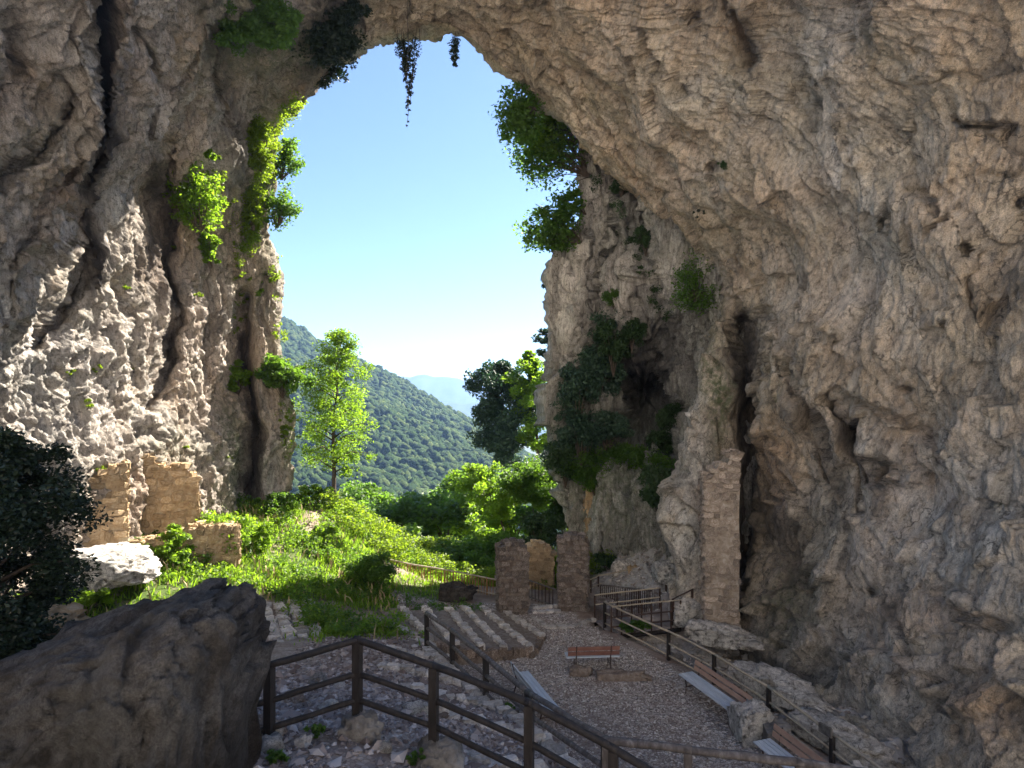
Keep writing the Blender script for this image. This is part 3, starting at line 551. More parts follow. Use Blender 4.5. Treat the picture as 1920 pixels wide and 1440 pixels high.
# forest on the hill: one mass of crowns
nT = 13500; tu_ = rng.random(nT)*.86+.10; tv_ = rng.random(nT)**.85*1.0
q = hillpt(tu_, tv_); ok = (q[:, 0]/q[:, 1]*FPX+CX > 430); q = q[ok]; nT = len(q)
rr = rng.uniform(1.9, 4.9, nT)**1.0*(.75+q[:, 1]/2600)
bv, bf = ICO[2] if False else ICO[1]
bv2, bf2 = ICO[2]
def blobs(q, rr, bv, bf, s):
    n = len(q); vv = q[:, None]+bv[None]*rr[:, None, None]*np.array([1, 1, 1.05])
    k = 1+.6*vn(vv*(.55)+s, 450)[..., None]; vv = q[:, None]+bv[None]*rr[:, None, None]*k*np.array([1, 1, 1.05])
    vv[..., 2] += rr[:, None]*.6
    ff = bf[None]+(np.arange(n)*len(bv))[:, None, None]
    return vv.reshape(-1, 3), ff.reshape(-1, 3)
nearT = q[:, 1] < 300
v1, f1_ = blobs(q[nearT], rr[nearT], bv2, bf2, 1); v2, f2_ = blobs(q[~nearT], rr[~nearT], bv, bf, 2)
rn = np.r_[np.repeat(rng.random(nearT.sum()), len(bv2)), np.repeat(rng.random((~nearT).sum()), len(bv))]
tag(link('hillside_forest', raw_mesh('hillside_forest', np.r_[v1, v2], np.r_[f1_, f2_+len(v1)], M_forest, True, dict(rnd=rn))), 'dense blue green forest covering the hillside across the valley', 'forest', kind='stuff')

# ------------------------------------------------------------------ foliage
def leaves(c, spread, n, size, nrm=None, flat=0., seed=None):
    """c (k,3) clump centres, spread (k,) radius: n leaves each -> verts, faces, rnd"""
    c = np.asarray(c, float).reshape(-1, 3); k = len(c); spread = np.broadcast_to(np.asarray(spread, float), (k,))
    d = rng.normal(size=(k, n, 3)); d /= np.linalg.norm(d, axis=-1, keepdims=True); r = rng.random((k, n, 1))**.45
    p = (c[:, None]+d*r*spread[:, None, None]*np.array([1, 1, .75])).reshape(-1, 3); m = len(p)
    ax = rng.normal(size=(m, 3)); ax[:, 2] = ax[:, 2]*.6-.25; ax /= np.linalg.norm(ax, axis=1, keepdims=True)
    nn_ = rng.normal(size=(m, 3))*np.array([1, 1, 1]); nn_[:, 2] = np.abs(nn_[:, 2])+.5; b = np.cross(ax, nn_); b /= np.linalg.norm(b, axis=1, keepdims=True)+1e-9
    s = size*rng.uniform(.55, 1.25, (m, 1)); up = np.cross(ax, b)
    v = np.stack([p-ax*s*.6, p+b*s*.36+up*s*.06, p+ax*s*.7, p-b*s*.36+up*s*.06], 1).reshape(-1, 3)
    f = np.arange(m*4).reshape(-1, 4); rc = np.repeat(rng.random((k, 1)), n, 1).ravel()
    return v, f, np.repeat(np.clip(.5*rc+.5*rng.random(m), 0, 1), 4)
def foliage(name, c, spread, n, size, mat, parent=None):
    v, f, r = leaves(c, spread, n, size); return link(name, raw_mesh(name, v, f, mat, False, dict(rnd=r)), parent)
def shrub(name, label, cat, loc, rad, leafsize, mat, clumps=26, n=90, stems=True, group=None, lean=(0, 0, 0), bark=None, shape=1., cs=.34):
    """bush: stems fan out from loc to leaf clumps filling an ellipsoid of radii rad centred at loc+lean+(0,0,rz)"""
    t = empty(name, loc); tag(t, label, cat, group)
    rx, ry, rz = rad; cen = np.array([lean[0], lean[1], rz*.95+lean[2]]); d = rng.normal(size=(clumps, 3)); d /= np.linalg.norm(d, axis=1, keepdims=True)
    rad_ = rng.random((clumps, 1))**.4; c = cen+d*rad_*np.array([rx, ry, rz])*.82
    c[:, 2] += .12*rz*rng.normal(size=clumps)
    foliage('foliage', c, min(rx, rz)*cs*rng.uniform(.7, 1.35, clumps), n, leafsize, mat, t)
    if stems:
        mb = MB(); 
        for q in c[::2]:
            q = Vector(q); m_ = q*.5+Vector((random.uniform(-.1, .1)*rx, random.uniform(-.1, .1)*ry, .08*rz)); r0 = min(.022, max(.006, .018*rz))
            mb.tube([Vector((random.uniform(-.04, .04), random.uniform(-.04, .04), -.05)), m_, q], [r0, r0*.6, r0*.25], 4)
        mb.build('stems', bark or M_bark, t)
    return t
def tree(name, label, base, H, R0, crown0, mat, leafsize, nbr=34, n=130, lean=(0, 0), trunk_r=.11, bark=None, group=None, prof=None, cat='tree', clump=.42, droop=0., shared=None):
    t = empty(name, base); tag(t, label, cat, group); mb = MB()
    top = Vector((lean[0], lean[1], H)); pts = []; K = 9
    wob = [Vector((random.uniform(-1, 1), random.uniform(-1, 1), 0))*.018*H for _ in range(K+1)]; wob[0] = Vector()
    for i in range(K+1):
        s = i/K; pts.append(Vector((lean[0]*s**1.4, lean[1]*s**1.4, H*.97*s-.15))+wob[i]*(s**.5))
    mb.tube(pts, [trunk_r*(1-.88*(i/K))*(1.25 if i == 0 else 1) for i in range(K+1)], 8, .05)
    cs = []; sp = []; prof = prof or (lambda s: math.sin(math.pi*min(1, s*.93+.1))**.7)
    for k in range(nbr):
        s = (k+.5)/nbr; z = crown0+(H-crown0)*s; f = min(1, max(0, z/H)); i = min(K-1, int(f*K)); a = k*2.4+random.uniform(-.5, .5); p0 = pts[i].lerp(pts[i+1], f*K-i)
        L = R0*prof(s)*random.uniform(.65, 1.12); up = random.uniform(.15, .55)*L*(1-droop*1.8)
        e = p0+Vector((math.cos(a)*L, math.sin(a)*L, up)); mid = p0.lerp(e, .5)+Vector((0, 0, .12*L))
        r0 = trunk_r*.34*(1-.7*s)+.006
        mb.tube([p0, mid, e], [r0, r0*.6, r0*.25], 5)
        for j, fr in enumerate((.42, .72, 1.0)):
            q = p0.lerp(e, fr)+Vector((random.uniform(-.2, .2)*L, random.uniform(-.2, .2)*L, random.uniform(-.12, .2)*L-droop*.25*fr)); cs.append(q[:]); sp.append(max(.18, R0*clump*(.6+.5*random.random())*(.55+.45*prof(s))*(.8 if j == 0 else 1)))
            if j: mb.tube([mid, q], [r0*.4, r0*.15], 3, cap=False)
    mb.build('trunk', bark or M_bark, t, True); foliage('crown', np.array(cs), np.array(sp), n, leafsize, mat, t)
    return t

# slender young tree standing in the opening
tree('slender_tree', 'slender young tree with a dark trunk standing in the cave opening before the forested hill', V(625, 955, 32), 9.3, 2.0, 2.0, L_bright, .105, 54, 120, (.35, 0), .13, prof=lambda s: (.5+.5*math.sin(math.pi*min(1, s*.8+.18)))*(1-.55*s**2.2), clump=.33, droop=.1)
tree('broadleaf_tree', 'tall dark dense tree left of the right cliff, with greyish foliage', V(945, 905, 52), 10.2, 2.7, 1.6, L_blue, .24, 40, 260, (-.3, 0), .22, clump=.42)
tree('broadleaf_tree', 'bright airy tree directly beside the foot of the right cliff', V(1008, 900, 50), 10.5, 2.0, 2.2, L_bright, .22, 36, 120, (-.6, 0), .14, clump=.40)
tree('broadleaf_tree', 'small round green tree standing right of the shrubs, thin trunk rising behind the stone pillars', V(1000, 1005, 36), 4.2, 1.9, 1.9, L_mid, .15, 30, 200, (-.1, 0), .07, clump=.38)
tree('broadleaf_tree', 'leaning light green sapling in front of the tall dark tree', V(950, 1015, 37), 4.6, 1.8, 1.5, L_bright, .15, 28, 130, (-1.9, 0), .06, clump=.36)
tree('broadleaf_tree', 'hazy small tree clinging to the left edge of the right cliff halfway up', V(1036, 700, 48), 3.6, 1.1, .6, L_blue, .2, 16, 120, (0, 0), .07)
tree('broadleaf_tree', 'very small tree on the cliff edge above the tall dark tree', V(1034, 560, 37.5), 1.6, .55, .3, L_blue, .14, 12, 70, (-.1, 0), .04)
# trees overhanging from the top of the right cliff
def cliff_tree(label, px, py, d, rad, mat, clumps, n, ls=.17, lean=(0, 0, 0)):
    return shrub('overhanging_tree', label, 'tree', V(px, py, d), rad, ls, mat, clumps, n, True, 'trees growing from the rim of the right cliff', lean, cs=.36)
cliff_tree('topmost leafy tree hanging from the arch above the right cliff', 1005, 200, 27.6, (1.15, .8, 1.6), L_mid, 80, 34, lean=(-.75, 0, -1.9))
cliff_tree('bushy dark green tree in the middle of the rim of the right cliff', 1105, 330, 30.3, (1.9, 1.1, 2.2), L_mid, 150, 36, lean=(-2.0, 0, -.6))
cliff_tree('sparse bright tree hanging beneath the arch between two darker trees', 1090, 270, 29.8, (1.2, 1, 1.4), L_bright, 44, 36, lean=(-1.6, 0, -.7))
cliff_tree('lowest spreading tree growing out over the step in the right cliff', 1090, 455, 30.6, (1.7, 1.0, 1.3), L_mid, 100, 36, lean=(-1.5, 0, -.6))
cliff_tree('narrow dark tree just above the step in the right cliff', 1098, 400, 30.6, (.8, .7, 1.0), L_mid, 34, 40, lean=(-.8, 0, -.5))

# far side shrubs and canopy beyond the fence (three shared models)
def proto(k, mat, ls, n):
    c = rng.normal(size=(34, 3)); c /= np.linalg.norm(c, axis=1, keepdims=True); c = c*rng.random((34, 1))**.4*np.array([.85, .85, .75])+np.array([0, 0, .8])
    v, f, r = leaves(c, .32*rng.uniform(.7, 1.3, 34), n, ls); return raw_mesh('bush_foliage', v, f, mat, False, dict(rnd=r))
PR = {'b': proto(0, L_bright, .11, 150), 'm': proto(1, L_mid, .11, 160), 'd': proto(2, L_dark, .11, 160), 'y': proto(3, L_yel, .09, 150), 'e': proto(4, L_blue, .11, 170)}
mb = MB()
for k in range(9): a = k*.7; mb.tube([(0, 0, -.3), (math.cos(a)*.25, math.sin(a)*.25, .5), (math.cos(a)*.6, math.sin(a)*.6, 1.1)], [.03, .02, .008], 4)
PRS = mb.mesh('bush_stems', M_bark)
def bush(label, loc, s, k, cat='shrub', name='shrub', group=None):
    t = empty(name, loc, random.uniform(0, 6.28)); tag(t, label, cat, group); f = link('foliage', PR[k], t); st = link('stems', PRS, t)
    for o in (f, st): o.scale = s
    return t
GB = 'bushes on the slope beyond the baluster fence'
for (px, py, d, s, k, lab) in [
 (680,1015,36,(2.2,2.0,1.3),'b','bright bush just right of the foot of the slender tree'),(745,1030,38,(2.4,2,1.5),'b','wide sunlit bush above the left stretch of the baluster fence'),(808,1045,36,(2.1,2,1.3),'y','yellow green bush in the middle above the baluster fence'),
 (865,1055,35,(1.9,1.7,1.3),'m','medium green bush above the right end of the baluster fence'),(905,1075,33,(1.3,1,1.2),'m','grey blue bush left of the left stone pillar'),(840,990,46,(3.2,3,2.2),'m','rounded tree top below the forested hill, left of the leaning sapling'),
 (740,990,46,(3.2,3,2.4),'m','bluish tree top lowest before the forested hill'),(900,980,44,(2.8,2.5,2.3),'b','light green tree top under the tall dark tree'),(960,985,41,(2.4,2,2.0),'m','green bush below the leaning sapling'),(1015,1010,33,(1.3,1.3,1.5),'d','dark bush right behind the middle stone pillar'),
 (655,990,42,(2.4,2,1.8),'m','green bush half hidden by the slender tree'),(625,1000,34,(1.3,1.3,.9),'d','dark low bush at the wooden post of the viewpoint'),(1060,960,38,(1.7,1.5,2.2),'d','dark tall bush at the foot of the right cliff'),(1100,900,36,(1.6,1.4,1.5),'m','green bush under the right cliff left of the ochre ruin'),
 (1040,905,42,(1.9,1.6,2.3),'e','dark bluish bush between the airy tree and the right cliff'),(790,985,50,(3.4,3,2.8),'m','pale bluish tree top just below the centre of the hill'),(690,955,50,(2.6,2.4,2.2),'m','tree top directly right of the slender tree trunk'),(870,930,56,(2.8,2.6,2.6),'m','tree top left of the foot of the tall dark tree'),(960,1050,34,(1.5,1.4,1.6),'m','green bush filling the gap left behind the left stone pillar'),(915,1020,39,(2.2,1.8,1.8),'b','bright bush between the fence end and the leaning sapling')]:
    bush(lab, V(px, py, d)-Vector((0, 0, .6*s[2])), s, k, group=GB)
# dark shrubs on the lower right cliff and in its hollow
for (px, py, sx_, sz_, k, lab) in [
 (1085,740,1.5,1.7,'e','dark ivy mass low on the right cliff edge'),(1120,700,1.5,1.6,'e','dark ivy mass left of the black hollow'),(1150,650,1.3,1.4,'d','dark creeper beneath the pale cliff face'),(1185,625,.9,.9,'d','small dark creeper highest beside the hollow'),(1090,820,1.6,1.4,'e','dark bush at the base of the ivy'),(1140,810,1.3,1.2,'e','dark bush below the black hollow'),(1180,860,1.0,.8,'m','green bush on the ledge below the hollow'),
 (1265,790,1.0,1.1,'d','dark green bush right of the hollow by the pale rock rib'),(1240,840,1.1,1.0,'d','bush between the hollow and the pale rock rib'),(1235,920,1.0,1.3,'d','bush hanging in front of the pale rock rib'),(1150,560,.5,.5,'m','small tuft on the pale cliff face'),(1115,900,1.1,.8,'m','fern like bush on top of the ochre ruin'),(1060,860,1.3,1.4,'d','dark bush at the left foot of the right cliff'),(1165,350,.8,.5,'d','small dark tuft in the fold high on the cliff'),(1210,450,.7,.7,'d','dark tuft in the crack under the arch')]:
    p = oncliff(px, py, .5); bush(lab, p-Vector((0, 0, .7*sz_)), (sx_, sx_*.7, sz_), k, group='shrubs growing on the right cliff')
shrub('hanging_bush', 'feathery green bush hanging from the right cliff just inside the arch', 'shrub', onwall(1345, 560, 1.0)+Vector((-.8, .3, 0)), (1.1, .7, 1.5), .10, L_mid, 70, 36, True, lean=(-.1, 0, -.9))
shrub('hanging_bush', 'tiny round green cushion plant in a hole of the right vault', 'shrub', onwall(1356, 320, .2), (.2, .2, .2), .04, L_dark, 14, 70, False)
shrub('hanging_bush', 'dark dry twiggy tuft on the rim left of the right vault', 'shrub', onwall(1310, 412, .25), (.35, .3, .2), .06, L_black, 9, 30, True)
# left wall plants
GL = 'plants growing on the left wall'
def wallplant(lab, px, py, rad, mat, cl, n, ls, lean=(0, 0, 0), off=.35, cs=.3):
    return shrub('wall_shrub', lab, 'shrub', onwall(px, py, off), rad, ls, mat, cl, n, True, GL, lean, cs=cs)
wallplant('bright sunlit shrub spreading across the middle of the left wall', 372, 440, (1.25, .8, 1.6), L_bright, 80, 40, .13, lean=(-.05, -.1, .0), off=1.1, cs=.30)
wallplant('trailing bright foliage hanging under the sunlit wall shrub', 395, 500, (.6, .5, .9), L_bright, 26, 60, .12, off=.8, cs=.24)
wallplant('small bright tuft just above the sunlit wall shrub', 392, 300, (.33, .3, .3), L_bright, 10, 50, .11)
wallplant('yellow green moss curtain along the upper rim of the left wall', 522, 240, (.55, .5, 1.2), L_yel, 50, 110, .09, lean=(0, -.2, 0), off=.7)
wallplant('yellow green growth on the rim beside the arch start', 490, 320, (.75, .5, 1.6), L_yel, 60, 100, .09, lean=(0, -.2, -.6), off=.8)
wallplant('green shrub bulging from the rim into the sky, upper one', 528, 335, (1.05, .6, 1.2), L_mid, 56, 40, .13, lean=(.05, 0, -.2))
wallplant('green shrub bulging from the rim into the sky, lower one', 520, 425, (1.0, .6, 1.1), L_mid, 50, 40, .13, lean=(.15, 0, -.2))
wallplant('olive growth below the rim shrubs on the left wall', 475, 430, (.6, .4, 1.8), L_yel, 50, 70, .1, lean=(0, -.1, -.6), off=.7)
wallplant('small green shrub low on the outer buttress', 482, 560, (.35, .3, .6), L_bright, 14, 60, .1)
wallplant('leafy shrub reaching over the outer buttress towards the slender tree', 530, 745, (1.5, 1.1, .95), L_mid, 46, 100, .15, lean=(.2, -.2, .2))
wallplant('bright leafy shrub left of the buttress crack', 445, 740, (.7, .6, .9), L_bright, 28, 80, .14, lean=(0, -.2, 0))
wallplant('hanging yellow plants along the buttress edge below the shrub', 535, 830, (.3, .3, .8), L_yel, 18, 70, .1)
for (px, py, lab) in [(235,548,'small ochre tuft in the middle of the pale wall'),(95,700,'ochre tuft highest at the far left of the wall'),(128,706,'ochre tuft beside another at the far left of the wall'),(250,697,'ochre tuft near the dark hollow'),(183,700,'green yellow tuft between the ochre tufts'),(330,470,'grassy tuft under the sunlit shrub'),(372,560,'grassy tuft below the middle of the wall'),(430,865,'yellow tuft beside the buttress crack'),(165,765,'ochre tuft above the dark tree'),(190,890,'green tuft on the broken wall top'),(348,845,'grassy tuft right of the ruin corner')]:
    wallplant(lab, px, py, (.2, .15, .16), L_yel, 7, 40, .06, off=.1)
wallplant('drooping green growth covering the ceiling left of the arch', 480, 40, (1.9, 1.2, .9), L_mid, 80, 150, .11, lean=(0, -.1, -.9), off=.3)
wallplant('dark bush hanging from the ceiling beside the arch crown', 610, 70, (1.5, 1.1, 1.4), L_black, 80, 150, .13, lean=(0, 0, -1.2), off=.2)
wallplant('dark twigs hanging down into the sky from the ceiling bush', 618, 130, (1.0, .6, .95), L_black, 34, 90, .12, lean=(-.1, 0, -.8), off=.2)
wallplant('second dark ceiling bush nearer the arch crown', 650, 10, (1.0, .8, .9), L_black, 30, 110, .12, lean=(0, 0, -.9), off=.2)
# hanging vines at the arch crown
def vine(lab, px, py0, py1, d, wd, n, mat):
    t = empty('hanging_vine', V(px, py0, d)); tag(t, lab, 'vine', 'vines hanging from the arch crown'); L = (py1-py0)/FPX*d; mb = MB(); c = []; sp = []
    for k in range(n):
        x = random.uniform(-1, 1)*wd*.5; y = random.uniform(-1, 1)*wd*.3; Lk = L*random.uniform(.3, 1) if k else L; Lk *= (1-.6*abs(x)/wd); pts = [Vector((x, y, .3))]
        for i in range(1, 9): pts.append(Vector((x*(1-i/9)+.05*math.sin(i+k), y*(1-i/9), -Lk*i/8)))
        mb.tube(pts, .012, 4)
        for i in range(1, 9):
            for _ in range(2): q = pts[i]+Vector((random.uniform(-.06, .06), random.uniform(-.06, .06), random.uniform(-.15, .15))); c.append(q[:]); sp.append(.16*(1.15-i/9))
    mb.build('stem', M_bark, t); foliage('foliage', np.array(c), np.array(sp), 16, .075, mat, t); return t
def trail(lab, pts, rad, n, per, ls, mat, off=.3, fn=None):
    fn = fn or onwall; P_ = []
    for k in range(n):
        t_ = random.random()*(len(pts)-1); i = int(t_); q = (pts[i][0]+(pts[i+1][0]-pts[i][0])*(t_-i), pts[i][1]+(pts[i+1][1]-pts[i][1])*(t_-i)); P_.append(fn(q[0]+random.gauss(0, 9), q[1]+random.gauss(0, 7), off*random.uniform(.3, 1.6)))
    o0 = P_[0].copy(); t = empty('trailing_plant', o0); tag(t, lab, 'plant', GL if fn is onwall else None); c = np.array([(p-o0)[:] for p in P_]); foliage('foliage', c, rng.uniform(.5, 1.3, len(c))*rad, per, ls, mat, t)
    return t
trail('yellow green curtain of plants following the left rim of the arch', [(560,182),(538,205),(520,240),(505,285),(495,330),(478,370),(468,420),(462,470)], .30, 110, 60, .085, L_yel, .35)
trail('green trailing plants down the edge of the outer buttress', [(520,480),(515,540),(524,620),(535,700),(543,780),(546,860)], .2, 55, 40, .08, L_yel, .2)
trail('thin mossy growth down the rock between shrub and crack', [(400,300),(430,380),(445,470),(452,560),(440,640)], .18, 36, 36, .08, L_yel, .2)
trail('green plants along the foot of the left wall beside the ruin', [(360,1000),(410,985),(450,990),(500,1000),(540,1000)], .3, 40, 60, .09, L_bright, .4)
trail('dark green growth trailing down the dark hollow edge', [(1130,600),(1100,680),(1070,760),(1050,850)], .45, 70, 80, .12, L_blue, .5, oncliff)
trail('leafy fringe along the foot of the right cliff under the hollow', [(1060,880),(1110,860),(1160,850),(1220,860),(1260,880)], .45, 60, 80, .11, L_mid, .6, oncliff)
trail('green creepers down the cracks of the pale upper cliff', [(1110,330),(1150,380),(1180,450),(1215,520),(1240,600)], .22, 40, 50, .09, L_dark, .3, oncliff)
vine('long dark vine hanging from the arch crown against the sky', 764, 74, 243, 26.3, 1.15, 13, L_black)
vine('short thin vine hanging right of the long one against the sky', 851, 72, 136, 26.3, .45, 4, L_black)
mb = MB(); mb.tube([onwall(764, 72, -.1), V(764, -30, 22.6)], .012, 5); tag(mb.build('hanging_cable', M_iron), 'thin dark cable running down the ceiling to the long vine', 'cable')

# ------------------------------------------------------------------ rock pieces
def rockmesh(name, mat, sub=3, seed=0, rough=.35, sc=(1, 1, 1), cut=.25, attrs=True):
    v, f = ICO[sub]; v = v.copy(); s = 13.7*seed
    r = 1+rough*fbm(v*1.1+s, 3, 600)+rough*.5*fbm(v*3+s, 3, 610, ridge=True)
    ed_, cv, tl = facet(v*1.3+s, 620); r = r+rough*(.35*(cv-.5)+1.1*tl); ed_, cv2, tl = facet(v*3+s, 625); r = r+rough*.4*tl
    if sub > 3: 
        f1, f2, cv = worley(v*5+s, 630); r = r+.06*(cv-.5)-.05*(1-sstep(0, .15, f2-f1)); r = r+.04*fbm(v*9+s, 4, 640, .6, True)
    v = v*r[:, None]; v = np.where(v < -cut*3, -cut*3, v)
    v = v*np.array(sc); n = len(v); z = np.zeros(n)
    return raw_mesh(name, v, f, mat, sub > 3, dict(stain_shade=z, pale=z+(.25 if attrs else 0), warm=z, moss=z, cell=cv))
# the great foreground boulder, sculpted from an outline at its own distance
v, f = ICO[6]; v = v.copy()
# superellipsoid-like block in local axes, then shaped
p_ = np.sign(v)*np.abs(v)**.5
B = p_*np.array([1.75, 1.2, 1.35])
B[:, 2] += .0
tilt = .50*(B[:, 0])                             # the top falls away to the left
B[:, 2] = np.where(B[:, 2] > -1.2, B[:, 2]+tilt*sstep(-1.2, .9, B[:, 2])*1.0, B[:, 2])
B[:, 0] -= .16*(B[:, 2]+.2)*sstep(-.4, 1.4, B[:, 0])*(-1.)
bn = B/np.linalg.norm(B, axis=1, keepdims=True); ed_, cv, tl = facet(B*np.array([.9, .9, .7])+4, 700); ed2, cw, tl2 = facet(B*2.6+7, 710); ed3, cx_, tl3 = facet(B*7+7, 715)
B = B+bn*(.035*fbm(B*np.array([9, 9, 7]), 4, 731, .75)+.09*fbm(B*.9, 3, 720)+.10*(cv-.5)+.17*tl+.13*tl2+.07*tl3-.05*(1-sstep(0, .05, ed_))+.05*(cw-.5)-.03*(1-sstep(0, .08, ed2))+.05*fbm(B*np.array([3, 3, 1.3]), 5, 730, .65, True))[:, None]
bm_ = raw_mesh('boulder', B, f, M_boulder, True, dict(stain_shade=.35*sstep(.1, .5, fbm(B*.6, 3, 735)), pale=.7*sstep(.3, 1.1, B[:, 2]), warm=.3*sstep(0, .4, fbm(B*.7, 3, 740)), moss=.0*B[:, 0], cell=.5*cv+.5*cw))  # top painted paler, as light falling on it would look
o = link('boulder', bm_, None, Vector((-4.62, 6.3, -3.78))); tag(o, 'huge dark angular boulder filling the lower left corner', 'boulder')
def rock(lab, loc, sc, seed, mat=M_pale, rz=0, sub=5, name='rock', group=None, rough=.3):
    o = link(name, rockmesh(name, mat, sub, seed, rough, sc), None, loc); o.rotation_euler = (0, 0, rz); tag(o, lab, 'rock', group); return o
rock('big pale sunlit boulder at the foot of the left wall beside the dark tree', V(200, 1062, 19.5), (1.25, 1.5, .6), 3, rough=.2)
rock('flat topped grey rock lying before the baluster fence', V(850, 1112, 26.2), (.75, .55, .36), 5, M_boulder)
rock('low stone slab on the gravel in front of the free standing bench', V(1160, 1272, 18.75), (.85, .3, .2), 6, M_tread)
rock('craggy pale rock beside the near end of the long right bench', V(1408, 1358, 15.3), (.5, .6, .42), 8, M_pale)
rock('small brown rock next to the craggy pale rock', V(1450, 1372, 14.9), (.35, .45, .25), 9, M_conc)
rock('round pale stone standing behind the bridge', V(1163, 1082, 28.8), (.55, .35, .68), 10, M_pale, rough=.12)
rock('squared tan stone block beside the round pale stone', V(1192, 1082, 28.4), (.48, .36, .5), 11, M_masonl, rough=.1)
rock('long pale rock shelf between the railing and the right wall', V(1450, 1290, 17.6), (1.5, .75, .42), 12, M_pale, R(-58))
rock('pale rock shelf at the foot of the masonry corner', V(1345, 1192, 21.8), (1.3, .6, .35), 13, M_pale, R(-40))
rock('second pale rock shelf nearer the railing end', V(1560, 1380, 15), (1.2, .6, .35), 14, M_pale, R(-60))
rock('pale rock under the end of the wooden bridge', V(1290, 1150, 23.6), (.8, .6, .5), 15, M_pale)
rock('pale rock hump on the stepped rocky path above the bridge', V(1255, 1075, 26.5), (.8, .7, .45), 16, M_pale)
rock('grey rock ledge on the slope left of the rocky path', V(1170, 985, 31), (1.1, .9, .9), 17, M_cliff)
rock('grey rock ledge below the black hollow', V(1200, 890, 33), (1.6, 1, .6), 18, M_cliff)
rock('large shaded rock face right of the ochre ruin', V(1165, 985, 30.6), (1.25, .9, 1.7), 19, M_cliff)
rock('brown sunlit rock below the dark tree at the left edge', V(20, 1200, 14.5), (1.3, 1, .8), 20, M_masonl)
rock('dark rock pile at the left end of the free standing bench', V(1085, 1258, 19), (.38, .25, .14), 21, M_tread)
for i in range(48):                              # loose rocks
    zone = i % 3; q = i//3; kc = q % 4; big_ = (q//4) % 2; far_ = (q//8) % 2
    if zone == 0: x, y, s = random.uniform(-4.0, -.8), (random.uniform(9.6, 12.8) if far_ else random.uniform(7.2, 9.2)), (.2 if big_ else .1)
    elif zone == 1: y = random.uniform(15.5, 20) if far_ else random.uniform(11, 14.5); x = 1.7-(y-9.85)*.467+random.uniform(.0, .5); s = .27 if big_ else .14
    else: y = random.uniform(18.5, 22) if far_ else random.uniform(13.5, 17); x = np.interp(-y, [-22.6,-20.2,-18.3,-16.2,-13.95], [3.4,4.94,5.78,6.5,6.97])+random.uniform(.3, 1.6); s = .36 if big_ else .16
    s *= random.uniform(.85, 1.15); mn = 'loose_rock_%d' % kc
    if mn not in bpy.data.meshes: rockmesh(mn, [M_edge, M_conc, M_pale, M_mason][kc], 3, 30+kc, .35)
    o = link('loose_rock', bpy.data.meshes[mn], None, (x, y, gz(x, y)+s*.15))
    o.scale = (s*random.uniform(.8, 1.4), s, s*random.uniform(.5, .9)); o.rotation_euler = (random.uniform(-.4, .4), random.uniform(-.4, .4), random.uniform(0, 6))
    cw_ = ['light grey', 'dark grey', 'whitish', 'brown'][kc]; sw = ['small', 'larger'][big_]
    tag(o, ['%s %s loose rock on the %s half of the scree under the foreground railing' % (sw, cw_, ['near', 'far'][far_]), '%s %s rock on the bank between ramp and gravel floor, %s end' % (sw, cw_, ['near', 'far'][far_]), '%s %s rock in the gully beyond the right railing, %s' % (sw, cw_, ['beside the benches', 'towards the footbridge'][far_])][zone], 'rock', ['rocks on the scree', 'rocks on the ramp bank', 'rocks in the gully'][zone])

